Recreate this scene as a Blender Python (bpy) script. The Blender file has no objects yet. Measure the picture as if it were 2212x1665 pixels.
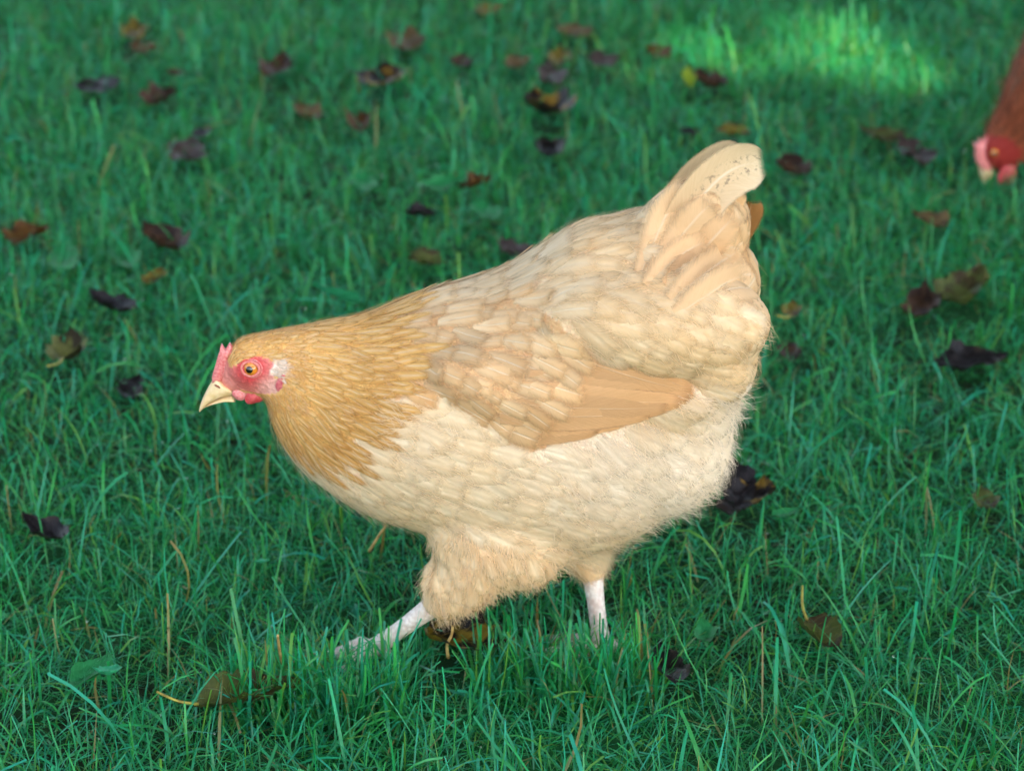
import bpy, bmesh, math, random
import numpy as np
from mathutils import Vector, Matrix
from mathutils.bvhtree import BVHTree
from mathutils.kdtree import KDTree

random.seed(7)
rng = np.random.default_rng(11)
sc = bpy.context.scene
COL = sc.collection

# ------------------------------------------------------------------ camera
PITCH = math.radians(24.0)
CAM = Vector((0.0, -1.98, 1.13))
HALF = 0.188                                   # tangent of half the horizontal field
cam_data = bpy.data.cameras.new('camera')
cam_data.sensor_width = 36.0
cam_data.lens = 18.0 / HALF
cam_data.clip_start = 0.05
cam_data.clip_end = 400.0
cam = bpy.data.objects.new('camera', cam_data)
COL.objects.link(cam)
cam.location = CAM
cam.rotation_euler = (math.pi / 2 - PITCH, 0.0, 0.0)
sc.camera = cam
cam_data.dof.use_dof = True
cam_data.dof.focus_distance = 2.04
cam_data.dof.aperture_fstop = 7.5

# ------------------------------------------------------------------ sky, sun, exposure
SUN_EL = math.radians(38.0)
SUN_AZ = Vector((0.50, -0.86)).normalized()
SUN = Vector((SUN_AZ.x * math.cos(SUN_EL), SUN_AZ.y * math.cos(SUN_EL), math.sin(SUN_EL)))
world = bpy.data.worlds.new('World')
sc.world = world
world.use_nodes = True
wn = world.node_tree
wn.nodes.clear()
sky = wn.nodes.new('ShaderNodeTexSky')
sky.sky_type = 'NISHITA'
sky.sun_disc = False
sky.sun_elevation = SUN_EL
sky.sun_rotation = math.atan2(SUN.x, SUN.y)
sky.air_density = 1.0
sky.dust_density = 2.5
sky.ozone_density = 1.0
hsv = wn.nodes.new('ShaderNodeHueSaturation')      # mutes the blue of the skylight in place of white balance
hsv.inputs['Saturation'].default_value = 0.72
bg = wn.nodes.new('ShaderNodeBackground')
bg.inputs['Strength'].default_value = 0.15
wo = wn.nodes.new('ShaderNodeOutputWorld')
wn.links.new(sky.outputs[0], hsv.inputs['Color'])
wn.links.new(hsv.outputs[0], bg.inputs['Color'])
wn.links.new(bg.outputs[0], wo.inputs['Surface'])
sun_data = bpy.data.lights.new('sun', 'SUN')
sun_data.energy = 4.2
sun_data.angle = math.radians(0.53)
sun_data.color = (1.0, 0.88, 0.60)
sun = bpy.data.objects.new('sun', sun_data)
COL.objects.link(sun)
sun.rotation_euler = SUN.to_track_quat('Z', 'Y').to_euler()
sc.cycles.use_adaptive_sampling = True
sc.cycles.adaptive_threshold = 0.03
sc.cycles.use_denoising = True
sc.cycles.max_bounces = 6
sc.cycles.diffuse_bounces = 3
sc.cycles.glossy_bounces = 2
sc.cycles.transmission_bounces = 4
sc.cycles.transparent_max_bounces = 10
sc.cycles.caustics_reflective = False
sc.cycles.caustics_refractive = False
sc.view_settings.view_transform = 'Standard'
sc.view_settings.look = 'None'
sc.view_settings.gamma = 1.0
sc.view_settings.use_curve_mapping = False
sc.view_settings.exposure = 1.85

# ------------------------------------------------------------------ helpers
FWD = Vector((0, math.cos(PITCH), -math.sin(PITCH)))
UPV = Vector((0, math.sin(PITCH), math.cos(PITCH)))

def ray(px, py):
    return FWD + Vector((1, 0, 0)) * ((px - 1106) / 1106 * HALF) + UPV * ((832.5 - py) / 1106 * HALF)

def at(px, py, Y=0.0):
    """point of the vertical plane y = Y measured on a 2212 px wide grid"""
    d = ray(px, py)
    return CAM + d * ((Y - CAM.y) / d.y)

def on_ground(px, py, z=0.0):
    d = ray(px, py)
    return CAM + d * ((z - CAM.z) / d.z)

def grid_of(P):
    """inverse of at() for arrays of points -> (px, py)"""
    d = P - np.array(CAM)
    f = d @ np.array(FWD)
    return (1106 + d[:, 0] / f / HALF * 1106, 832.5 - (d @ np.array(UPV)) / f / HALF * 1106)

def lin(r, g, b):
    f = lambda c: (c / 255 / 12.92) if c / 255 <= 0.04045 else ((c / 255 + 0.055) / 1.055) ** 2.4
    return (f(r), f(g), f(b))

def tag(o, label=None, cat=None, group=None, kind=None):
    if label: o['label'] = label
    if cat: o['category'] = cat
    if group: o['group'] = group
    if kind: o['kind'] = kind
    return o

def empty(name, loc):
    o = bpy.data.objects.new(name, None)
    o.empty_display_size = 0.05
    o.location = loc
    COL.objects.link(o)
    return o

def link(name, me, parent=None, mat=None):
    o = bpy.data.objects.new(name, me)
    COL.objects.link(o)
    if mat is not None and not me.materials:
        me.materials.append(mat)
    if parent is not None:
        o.parent = parent
        off = parent.location if parent.parent is None else Vector((0, 0, 0))
        o.matrix_parent_inverse = Matrix.Translation(-off)
    return o

def mesh_np(name, V, F, cols=None, uvs=None, smooth=True):
    """V (n,3), F (m,k) equal-sized faces, cols (n,3) point colours, uvs (n,2) per vertex"""
    me = bpy.data.meshes.new(name)
    V = np.asarray(V, np.float32); F = np.asarray(F, np.int32)
    m, k = F.shape
    me.vertices.add(len(V)); me.vertices.foreach_set('co', V.ravel())
    me.loops.add(m * k); me.loops.foreach_set('vertex_index', F.ravel())
    me.polygons.add(m)
    me.polygons.foreach_set('loop_start', np.arange(0, m * k, k, dtype=np.int32))
    me.polygons.foreach_set('loop_total', np.full(m, k, np.int32))
    me.polygons.foreach_set('use_smooth', np.full(m, smooth, bool))
    if cols is not None:
        a = me.color_attributes.new('Col', 'FLOAT_COLOR', 'POINT')
        c = np.ones((len(V), 4), np.float32); c[:, :3] = cols
        a.data.foreach_set('color', c.ravel())
    if uvs is not None:
        u = me.uv_layers.new(name='UVMap')
        u.data.foreach_set('uv', np.asarray(uvs, np.float32)[F.ravel()].ravel())
    me.update(calc_edges=True)
    return me

def catmull(P, n):
    """resample the rows of P to n rows through a Catmull-Rom curve"""
    P = np.asarray(P, float)
    m = len(P)
    Q = np.vstack([2 * P[0] - P[1], P, 2 * P[-1] - P[-2]])
    out = []
    for t in np.linspace(0, m - 1, n):
        i = min(int(t), m - 2); f = t - i
        a, b, c, d = Q[i], Q[i + 1], Q[i + 2], Q[i + 3]
        out.append(0.5 * (2 * b + (c - a) * f + (2 * a - 5 * b + 4 * c - d) * f * f + (3 * b - a - 3 * c + d) * f ** 3))
    return np.array(out)

def tube(path, radii, n=12, flat=1.0, cap=True):
    """closed tapered tube along a path -> V, F(list)"""
    P = np.asarray(path, float); m = len(P)
    T = np.gradient(P, axis=0); T /= np.linalg.norm(T, axis=1)[:, None] + 1e-9
    ref = np.array([0, 1, 0.0]) if abs(T[0, 1]) < 0.8 else np.array([1.0, 0, 0])
    V = []
    for i in range(m):
        a = np.cross(T[i], ref); a /= np.linalg.norm(a) + 1e-9
        b = np.cross(T[i], a)
        for k in range(n):
            th = 2 * math.pi * k / n
            V.append(P[i] + radii[i] * (a * math.cos(th) * flat + b * math.sin(th)))
    F = []
    for i in range(m - 1):
        for k in range(n):
            k2 = (k + 1) % n
            F.append((i * n + k, i * n + k2, (i + 1) * n + k2, (i + 1) * n + k))
    if cap:
        V.append(P[0]); V.append(P[-1])
        c0, c1 = m * n, m * n + 1
        for k in range(n):
            k2 = (k + 1) % n
            F.append((c0, k2, k)); F.append((c1, (m - 1) * n + k, (m - 1) * n + k2))
    return V, F

def mesh_py(name, V, F, smooth=True):
    me = bpy.data.meshes.new(name)
    me.from_pydata([tuple(v) for v in V], [], F)
    if smooth:
        me.polygons.foreach_set('use_smooth', [True] * len(me.polygons))
    me.update()
    return me

def ellipsoid(c, r, axes=None, nu=16, nv=24):
    c = np.array(c, float); A = np.eye(3) if axes is None else np.array(axes, float)
    V = [c + A.T @ np.array([0, 0, r[2]])]
    for i in range(1, nu):
        ph = math.pi * i / nu
        for j in range(nv):
            th = 2 * math.pi * j / nv
            V.append(c + A.T @ np.array([r[0] * math.sin(ph) * math.cos(th), r[1] * math.sin(ph) * math.sin(th), r[2] * math.cos(ph)]))
    V.append(c - A.T @ np.array([0, 0, r[2]]))
    F = []
    for j in range(nv):
        F.append((0, 1 + j, 1 + (j + 1) % nv))
    for i in range(nu - 2):
        for j in range(nv):
            a = 1 + i * nv + j; b = 1 + i * nv + (j + 1) % nv
            F.append((a, a + nv, b + nv, b))
    e = len(V) - 1; s = 1 + (nu - 2) * nv
    for j in range(nv):
        F.append((e, s + (j + 1) % nv, s + j))
    return V, F

def merge(parts):
    V, F = [], []
    for v, f in parts:
        o = len(V); V += list(v); F += [tuple(i + o for i in q) for q in f]
    return V, F

# ------------------------------------------------------------------ node materials
class NT:
    def __init__(self, name):
        self.m = bpy.data.materials.new(name); self.m.use_nodes = True
        self.t = self.m.node_tree; self.t.nodes.clear()
        self.out = self.n('ShaderNodeOutputMaterial')
    def n(self, kind, **kw):
        x = self.t.nodes.new(kind)
        for k, v in kw.items(): setattr(x, k, v)
        return x
    def put(self, sock, v):
        if isinstance(v, bpy.types.NodeSocket): self.t.links.new(v, sock)
        else: sock.default_value = v
    def math(self, op, a, b=0.0, c=None, clamp=False):
        x = self.n('ShaderNodeMath', operation=op, use_clamp=clamp)
        self.put(x.inputs[0], a); self.put(x.inputs[1], b)
        if c is not None: self.put(x.inputs[2], c)
        return x.outputs[0]
    def smooth(self, v, lo, hi, a=0.0, b=1.0):
        x = self.n('ShaderNodeMapRange', interpolation_type='SMOOTHSTEP')
        self.put(x.inputs[0], v); self.put(x.inputs[1], lo); self.put(x.inputs[2], hi); self.put(x.inputs[3], a); self.put(x.inputs[4], b)
        return x.outputs[0]
    def mix(self, f, a, b, mode='MIX'):
        x = self.n('ShaderNodeMix', data_type='RGBA', blend_type=mode)
        self.put(x.inputs[0], f)
        self.put(x.inputs[6], a if isinstance(a, bpy.types.NodeSocket) else (*a, 1.0))
        self.put(x.inputs[7], b if isinstance(b, bpy.types.NodeSocket) else (*b, 1.0))
        return x.outputs[2]
    def noise(self, scale, detail=2.0, vec=None, rough=0.5):
        x = self.n('ShaderNodeTexNoise'); x.inputs['Scale'].default_value = scale
        x.inputs['Detail'].default_value = detail; x.inputs['Roughness'].default_value = rough
        if vec is not None: self.put(x.inputs['Vector'], vec)
        return x.outputs[0]
    def coord(self, which='Object'):
        return self.n('ShaderNodeTexCoord').outputs[which]
    def col(self):
        return self.n('ShaderNodeVertexColor', layer_name='Col').outputs[0]
    def bump(self, h, strength=0.3, dist=0.001):
        x = self.n('ShaderNodeBump'); x.inputs['Strength'].default_value = strength; x.inputs['Distance'].default_value = dist
        self.put(x.inputs['Height'], h)
        return x.outputs[0]
    def principled(self, color, rough=0.6, spec=0.5, normal=None, sheen=0.0, sss=0.0, coat=0.0):
        p = self.n('ShaderNodeBsdfPrincipled')
        self.put(p.inputs['Base Color'], color if isinstance(color, bpy.types.NodeSocket) else (*color, 1.0))
        self.put(p.inputs['Roughness'], rough)
        self.put(p.inputs['Specular IOR Level'], spec)
        if normal is not None: self.put(p.inputs['Normal'], normal)
        p.inputs['Sheen Weight'].default_value = sheen
        p.inputs['Coat Weight'].default_value = coat
        p.inputs['Coat Roughness'].default_value = 0.05
        if sss:
            p.inputs['Subsurface Weight'].default_value = sss
            p.inputs['Subsurface Radius'].default_value = (0.004, 0.0015, 0.001)
            p.inputs['Subsurface Scale'].default_value = 1.0
        return p
    def shader_mix(self, f, a, b):
        x = self.n('ShaderNodeMixShader'); self.put(x.inputs[0], f)
        self.t.links.new(a, x.inputs[1]); self.t.links.new(b, x.inputs[2])
        return x.outputs[0]
    def done(self, shader):
        self.t.links.new(shader, self.out.inputs['Surface'])
        return self.m

def mat_grass():
    k = NT('grass_blades'); c = k.col()
    g = k.noise(60, 2, k.coord())
    c2 = k.mix(k.smooth(g, 0.35, 0.7, 0.0, 0.35), c, (0.02, 0.20, 0.04), 'MIX')
    p = k.principled(c2, 0.36, 0.42)
    tr = k.n('ShaderNodeBsdfTranslucent'); k.put(tr.inputs[0], k.mix(1.0, c2, (2.4, 1.2, 0.40), 'MULTIPLY'))
    return k.done(k.shader_mix(0.33, p.outputs[0], tr.outputs[0]))

def mat_ground():
    k = NT('lawn_soil'); co = k.coord()
    a = k.noise(35, 5, co); b = k.noise(3.0, 4, co)
    c = k.mix(k.smooth(a, 0.35, 0.65), (0.010, 0.018, 0.006), (0.008, 0.055, 0.014))
    d = k.mix(k.smooth(b, 0.4, 0.7), c, (0.008, 0.09, 0.022))
    p = k.principled(d, 0.9, 0.2, k.bump(a, 0.8, 0.01))
    return k.done(p.outputs[0])

def mat_feather(name, shaft=0.35, edge=0.25, fringe=0.42, specks=False, sheen=0.0, dark_shaft=False, shaft_w=0.10):
    """u across, v along; pale shaft, pale rim, barbs in relief and a frayed see-through rim"""
    k = NT(name); c = k.col()
    uv = k.n('ShaderNodeUVMap', uv_map='UVMap').outputs[0]
    s = k.n('ShaderNodeSeparateXYZ'); k.put(s.inputs[0], uv)
    u, v = s.outputs[0], s.outputs[1]
    au = k.math('ABSOLUTE', k.math('SUBTRACT', u, 0.5))                 # 0 shaft .. 0.5 rim
    oi = k.n('ShaderNodeObjectInfo').outputs['Random']
    geo = k.coord('Object')
    barb = k.math('SUBTRACT', v, k.math('MULTIPLY', au, 0.55))
    vec = k.n('ShaderNodeCombineXYZ'); k.put(vec.inputs[0], k.math('MULTIPLY', barb, 46.0)); k.put(vec.inputs[1], k.math('MULTIPLY', u, 2.0))
    pn = k.noise(55, 1, geo)
    k.put(vec.inputs[2], k.math('MULTIPLY', pn, 6.0))
    bn = k.noise(1.0, 3, vec.outputs[0], 0.65)
    rim = k.math('MINIMUM', k.math('MULTIPLY', k.math('SUBTRACT', 0.5, au), 2.0), k.math('MULTIPLY', k.math('SUBTRACT', 1.0, v), 2.4))
    # pigment
    pale = k.mix(1.0, c, (1.18, 1.22, 1.32), 'MULTIPLY')
    c1 = k.mix(k.smooth(rim, 0.05, 0.5, edge, 0.0), c, pale)
    c1 = k.mix(k.smooth(bn, 0.3, 0.72, 0.0, 0.30), c1, k.mix(1.0, c, (0.80, 0.73, 0.62), 'MULTIPLY'))
    sh = k.math('MULTIPLY', k.smooth(au, 0.0, shaft_w, 1.0, 0.0), k.smooth(v, 0.6, 0.97, 1.0, 0.0))
    c2 = k.mix(k.math('MULTIPLY', sh, shaft), c1, (0.82, 0.74, 0.58))
    if specks:
        st = k.n('ShaderNodeCombineXYZ'); k.put(st.inputs[0], k.math('MULTIPLY', u, 9.0)); k.put(st.inputs[1], k.math('MULTIPLY', v, 22.0))
        sn = k.noise(1.0, 3, st.outputs[0], 0.7)
        band = k.math('MULTIPLY', k.smooth(au, 0.03, 0.07, 0.0, 1.0), k.smooth(au, 0.12, 0.26, 1.0, 0.0))
        band = k.math('MULTIPLY', band, k.smooth(v, 0.30, 0.45, 0.0, 1.0))
        c2 = k.mix(k.math('MULTIPLY', band, k.smooth(sn, 0.50, 0.66, 0.0, 0.60)), c2, (0.10, 0.07, 0.06))
    h = k.math('ADD', k.math('MULTIPLY', bn, 0.7), k.math('MULTIPLY', sh, 0.9))
    nrm = k.bump(h, 0.4, 0.0013)
    p = k.principled(c2, 0.72, 0.25, nrm, sheen=sheen)
    tr = k.n('ShaderNodeBsdfTranslucent'); k.put(tr.inputs[0], c2)
    body = k.shader_mix(0.16, p.outputs[0], tr.outputs[0])
    # frayed rim
    a = k.smooth(k.math('ADD', rim, k.math('MULTIPLY', k.math('SUBTRACT', bn, 0.5), fringe * 0.8)), 0.0, max(0.04, fringe * 1.15))
    tp = k.n('ShaderNodeBsdfTransparent')
    return k.done(k.shader_mix(a, tp.outputs[0], body))

def mat_vcol(name, rough=0.8, spec=0.2, bump_scale=0, bump_strength=0.3, sss=0.0, sheen=0.0, mottling=0.0, transl=0.0, dist=0.001):
    k = NT(name); c = k.col(); nrm = None
    if bump_scale:
        nrm = k.bump(k.noise(bump_scale, 3, k.coord()), bump_strength, dist)
    if mottling:
        c = k.mix(k.smooth(k.noise(260, 3, k.coord()), 0.3, 0.7, 0.0, mottling), c, k.mix(1.0, c, (0.72, 0.55, 0.5), 'MULTIPLY'))
    p = k.principled(c, rough, spec, nrm, sheen=sheen, sss=sss)
    if transl:
        tr = k.n('ShaderNodeBsdfTranslucent'); k.put(tr.inputs[0], c)
        return k.done(k.shader_mix(transl, p.outputs[0], tr.outputs[0]))
    return k.done(p.outputs[0])

def mat_plain(name, a, b, scale=200, rough=0.5, spec=0.4, bump=0.3, sss=0.0, coat=0.0, dist=0.0008, detail=3):
    k = NT(name); n = k.noise(scale, detail, k.coord())
    c = k.mix(k.smooth(n, 0.32, 0.68), a, b)
    p = k.principled(c, rough, spec, k.bump(n, bump, dist) if bump else None, sss=sss, coat=coat)
    return k.done(p.outputs[0])

def mat_scales(name, a, b):
    k = NT(name); co = k.coord()
    v = k.n('ShaderNodeTexVoronoi'); v.inputs['Scale'].default_value = 260; k.put(v.inputs['Vector'], co)
    n = k.noise(70, 3, co)
    c = k.mix(k.smooth(n, 0.45, 0.68), a, b)
    c = k.mix(k.smooth(v.outputs[0], 0.3, 0.75, 0.0, 0.4), c, (0.45, 0.32, 0.26))
    c = k.mix(k.smooth(k.noise(38, 5, co), 0.52, 0.70, 0.0, 0.55), c, (0.22, 0.15, 0.09))
    p = k.principled(c, 0.45, 0.45, k.bump(k.math('SUBTRACT', 1.0, v.outputs[0]), 0.5, 0.0015), sss=0.1)
    return k.done(p.outputs[0])

def mat_leaf(name, a, b, c, thr=0.55, rough=0.38):
    """two tones with blotches of a third and veins in relief"""
    k = NT(name); co = k.coord()
    n1 = k.noise(45, 4, co); n2 = k.noise(110, 3, co)
    x = k.mix(k.smooth(n2, 0.35, 0.65), a, b)
    x = k.mix(k.smooth(n1, thr - 0.04, thr + 0.05), x, c)
    uv = k.n('ShaderNodeUVMap', uv_map='UVMap').outputs[0]
    s = k.n('ShaderNodeSeparateXYZ'); k.put(s.inputs[0], uv)
    au = k.math('ABSOLUTE', k.math('SUBTRACT', s.outputs[0], 0.5))
    w = k.math('SINE', k.math('MULTIPLY', k.math('SUBTRACT', s.outputs[1], k.math('MULTIPLY', au, 0.7)), 48.0))
    vein = k.math('MAXIMUM', k.smooth(w, 0.82, 1.0), k.smooth(au, 0.0, 0.035, 1.0, 0.0))
    x = k.mix(k.math('MULTIPLY', vein, 0.30), x, k.mix(1.0, b, (1.6, 1.5, 1.2), 'MULTIPLY'))
    p = k.principled(x, rough + 0.12, 0.22, k.bump(k.math('ADD', k.math('MULTIPLY', vein, 0.8), n2), 0.5, 0.0015))
    tr = k.n('ShaderNodeBsdfTranslucent'); k.put(tr.inputs[0], x)
    return k.done(k.shader_mix(0.15, p.outputs[0], tr.outputs[0]))

def mat_dew():
    k = NT('dew'); p = k.principled((1, 1, 1), 0.02, 0.5)
    p.inputs['Transmission Weight'].default_value = 1.0; p.inputs['IOR'].default_value = 1.33
    return k.done(p.outputs[0])

M = {
    'grass': mat_grass(), 'ground': mat_ground(),
    'hackle': mat_feather('hackle_feather', shaft=0.30, edge=0.35, fringe=0.65, shaft_w=0.14),
    'contour': mat_feather('soft_feather', shaft=0.12, edge=0.22, fringe=0.75),
    'covert': mat_feather('covert_feather', shaft=0.42, edge=0.30, fringe=0.66, shaft_w=0.045),
    'flight': mat_feather('flight_feather', shaft=0.25, edge=0.35, fringe=0.20, shaft_w=0.022),
    'tail': mat_feather('tail_feather', shaft=0.5, edge=0.3, fringe=0.22, shaft_w=0.04),
    'tailc': mat_feather('tail_covert', shaft=0.35, edge=0.25, fringe=0.50, shaft_w=0.045),
    'tail_speck': mat_feather('speckled_tail_feather', shaft=0.6, edge=0.3, fringe=0.14, specks=True, shaft_w=0.04),
    'down': mat_vcol('down_strands', 0.85, 0.1, sheen=0.1, transl=0.5),
    'body': mat_vcol('hen_skin_and_down', 0.55, 0.30, bump_scale=330, bump_strength=0.8, sss=0.12, mottling=0.5, dist=0.0022),
    'comb': mat_plain('comb_skin', lin(208, 104, 106), lin(226, 150, 146), 500, 0.48, 0.4, 0.6, sss=0.2),
    'wattle': mat_plain('wattle_skin', lin(188, 58, 66), lin(204, 92, 94), 450, 0.42, 0.45, 0.6, sss=0.2),
    'earlobe': mat_plain('earlobe_skin', lin(184, 74, 88), lin(206, 120, 122), 450, 0.5, 0.4, 0.6, sss=0.2),
    'beak': mat_plain('beak_horn', lin(226, 196, 142), lin(238, 214, 172), 130, 0.32, 0.5, 0.15, sss=0.1),
    'nostril': mat_plain('nostril', lin(120, 70, 50), lin(150, 95, 70), 200, 0.6),
    'eye': mat_plain('eye_amber', lin(196, 112, 24), lin(214, 138, 44), 500, 0.08, 0.6, 0.0, coat=1.0),
    'pupil': mat_plain('eye_pupil', (0.004, 0.003, 0.003), (0.006, 0.004, 0.003), 100, 0.04, 0.6, 0.0, coat=1.0),
    'eyelid': mat_plain('eyelid_skin', lin(214, 140, 130), lin(205, 105, 100), 700, 0.5, 0.4, 0.5),
    'shank': mat_scales('shank_scales', lin(224, 216, 208), lin(212, 196, 186)),
    'claw': mat_plain('claw_horn', lin(226, 206, 178), lin(205, 180, 150), 150, 0.35),
    'dew': mat_dew(),
    'straw': mat_plain('dry_straw', lin(190, 165, 105), lin(150, 120, 70), 120, 0.6),
    'stem': mat_plain('leaf_stem', lin(150, 150, 60), lin(120, 105, 45), 120, 0.5),
    'bark': mat_plain('bark', (0.10, 0.08, 0.06), (0.18, 0.15, 0.12), 14, 0.9, 0.2, 1.0, dist=0.03),
    'tree_leaf': mat_plain('tree_leaf', (0.04, 0.09, 0.02), (0.08, 0.12, 0.03), 3, 0.5, 0.4, 0.0),
}

# ------------------------------------------------------------------ ground sheet
def build_ground():
    n = 60
    s = np.sign(np.linspace(-1, 1, n)) * np.abs(np.linspace(-1, 1, n)) ** 3 * 120
    X, Y = np.meshgrid(s, s, indexing='ij')
    V = np.stack([X.ravel(), Y.ravel(), np.zeros(n * n)], 1)
    i = np.arange(n * n).reshape(n, n)
    F = np.stack([i[:-1, :-1], i[1:, :-1], i[1:, 1:], i[:-1, 1:]], -1).reshape(-1, 4)
    o = link('ground', mesh_np('ground', V, F), None, M['ground'])
    tag(o, kind='structure')
build_ground()

# ------------------------------------------------------------------ shade tree to the right, outside the frame
SUN_FLECKS = [(1500, 62, 0.03), (1545, 112, 0.05), (1625, 92, 0.02), (1775, 42, 0.04), (1835, 92, 0.06), (1925, 122, 0.04), (2000, 172, 0.035), (1700, 128, 0.01), (1486, 178, 0.03), (1180, 115, 0.012), (1275, 82, 0.015), (1890, 50, 0.03), (1420, 100, 0.012)]
def build_tree():
    base = Vector((0.25, 0.85, 0)) + Vector((SUN.x, SUN.y, 0)) / math.cos(SUN_EL) * 7.2
    root = empty('shade_tree', (base.x, base.y, 0))
    tag(root, 'leafy shade tree shading the lawn from outside the picture', 'tree')
    cc = np.array([base.x, base.y, 7.2 * math.tan(SUN_EL) + 0.1])
    path = [base + Vector((0.1 * math.sin(z), 0.08 * math.cos(z * 1.3), z)) for z in np.linspace(0, 6.5, 12)]
    v, f = tube(path, np.linspace(0.26, 0.05, 12), 14)
    parts = [(v, f)]
    for i in range(14):
        z = 2.6 + 0.28 * i
        a = i * 2.4
        p0 = base + Vector((0, 0, z)); ln = 2.3 - 0.09 * i
        pts = [p0 + Vector((math.cos(a) * ln * t, math.sin(a) * ln * t, 0.9 * t + 0.25 * math.sin(3 * t))) for t in np.linspace(0, 1, 7)]
        parts.append(tube(pts, np.linspace(0.085, 0.015, 7), 7))
    V, F = merge(parts)
    link('trunk', mesh_py('trunk', V, F), root, M['bark'])
    N = 34000
    d = rng.normal(size=(N, 3)); d /= np.linalg.norm(d, axis=1)[:, None]
    r = rng.random(N) ** 0.42
    P = cc + d * r[:, None] * np.array([2.9, 2.9, 2.5]) * (1 + 0.12 * np.sin(5 * d[:, :1] + 3 * d[:, 2:]))
    keep = np.ones(N, bool)
    s = np.array(SUN)
    for px, py, rad in SUN_FLECKS:
        g = np.array(on_ground(px, py, 0.03)); q = P - g
        t = q @ s
        keep &= np.linalg.norm(q - t[:, None] * s, axis=1) > rad * (0.8 + 0.4 * rng.random(N)) + 0.045
    P = P[keep]; N = len(P)
    n = rng.normal(size=(N, 3)) + np.array([0, 0, 0.8]); n /= np.linalg.norm(n, axis=1)[:, None]
    a = np.cross(n, rng.normal(size=(N, 3))); a /= np.linalg.norm(a, axis=1)[:, None]
    b = np.cross(n, a)
    L = (0.07 + 0.05 * rng.random(N))[:, None]
    V = np.stack([P - a * L, P + b * L * 0.55 + n * 0.01, P + a * L, P - b * L * 0.55 + n * 0.01], 1).reshape(-1, 3)
    F = np.arange(N * 4).reshape(N, 4)
    o = link('crown', mesh_np('crown', V, F, smooth=False), root, M['tree_leaf'])
    tag(o, kind='stuff')
build_tree()

# unseen tree added to darken the back lawn; fallen leaves suggest one
def build_back_tree():
    base = Vector((0.6, 5.0, 0))
    root = empty('added_back_tree', base)
    tag(root, 'unseen tree added behind the lawn, its low crown roofs and darkens the background grass', 'tree')
    path = [base + Vector((0.12 * math.sin(z * 0.8), 0.1 * math.sin(z), z)) for z in np.linspace(0, 4.6, 12)]
    parts = [tube(path, np.linspace(0.22, 0.06, 12), 14)]
    for i in range(16):
        a = i * 2.4; p0 = base + Vector((0, 0, 1.9 + 0.15 * i)); ln = 3.2 - 0.08 * i
        parts.append(tube([p0 + Vector((math.cos(a) * ln * t, math.sin(a) * ln * t, 0.8 * t)) for t in np.linspace(0, 1, 7)], np.linspace(0.07, 0.012, 7), 7))
    V, F = merge(parts)
    link('trunk', mesh_py('trunk', V, F), root, M['bark'])
    N = 32000
    d = rng.normal(size=(N, 3)); d /= np.linalg.norm(d, axis=1)[:, None]
    P = np.array([0.3, 4.1, 3.2]) + d * (rng.random(N) ** 0.45)[:, None] * np.array([4.6, 3.6, 1.3])
    P = P[P[:, 2] > 2.1]; N = len(P)
    n = rng.normal(size=(N, 3)) + np.array([0, 0, 1.2]); n /= np.linalg.norm(n, axis=1)[:, None]
    a = np.cross(n, rng.normal(size=(N, 3))); a /= np.linalg.norm(a, axis=1)[:, None]
    b = np.cross(n, a); L = (0.07 + 0.06 * rng.random(N))[:, None]
    V = np.stack([P - a * L, P + b * L * 0.6 + n * 0.01, P + a * L, P - b * L * 0.6 + n * 0.01], 1).reshape(-1, 3)
    tag(link('crown', mesh_np('crown', V, np.arange(N * 4).reshape(N, 4), smooth=False), root, M['tree_leaf']), kind='stuff')
build_back_tree()

# ------------------------------------------------------------------ hens
def in_poly(x, y, poly):
    inside = np.zeros(len(x), bool)
    n = len(poly); j = n - 1
    for i in range(n):
        xi, yi = poly[i]; xj, yj = poly[j]
        c = ((yi > y) != (yj > y)) & (x < (xj - xi) * (y - yi) / (yj - yi + 1e-12) + xi)
        inside ^= c
        j = i
    return inside

def loft_px(stations, Y0, n=70, ring=44, shrink=0.0):
    S = []
    for tx, ty, bx, by, a in stations:
        T = at(tx, ty, Y0); B = at(bx, by, Y0)
        c = (T + B) / 2; h = (T - B) / 2
        H = h.length
        up = abs(h.z) / (H + 1e-9)
        Hn = math.sqrt(max((H * 0.5) ** 2, H * H - (a * 0.42 * up) ** 2)) - shrink
        h = h * (max(Hn, 0.3 * H) / H)
        S.append((c.x, c.z, h.x, h.z, max(a - shrink * 0.5, 0.3 * a)))
    S = catmull(S, n)
    th = np.linspace(0, 2 * math.pi, ring, endpoint=False)
    V = np.zeros((n, ring, 3))
    for i, (cx, cz, hx, hz, a) in enumerate(S):
        V[i, :, 0] = cx + hx * np.cos(th); V[i, :, 2] = cz + hz * np.cos(th)
        V[i, :, 1] = Y0 + a * np.sign(np.sin(th)) * np.abs(np.sin(th)) ** 0.9
    flow = np.gradient(V, axis=0)
    flow /= np.linalg.norm(flow, axis=2)[:, :, None] + 1e-9
    F = []
    for i in range(n - 1):
        for k in range(ring):
            k2 = (k + 1) % ring
            F.append((i * ring + k, i * ring + k2, (i + 1) * ring + k2, (i + 1) * ring + k))
    VV = list(V.reshape(-1, 3)); o = len(VV)
    VV.append(V[0].mean(0)); VV.append(V[-1].mean(0))
    for k in range(ring):
        k2 = (k + 1) % ring
        F.append((o, k2, k)); F.append((o + 1, (n - 1) * ring + k, (n - 1) * ring + k2))
    return VV, F, V.reshape(-1, 3), flow.reshape(-1, 3)

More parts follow.
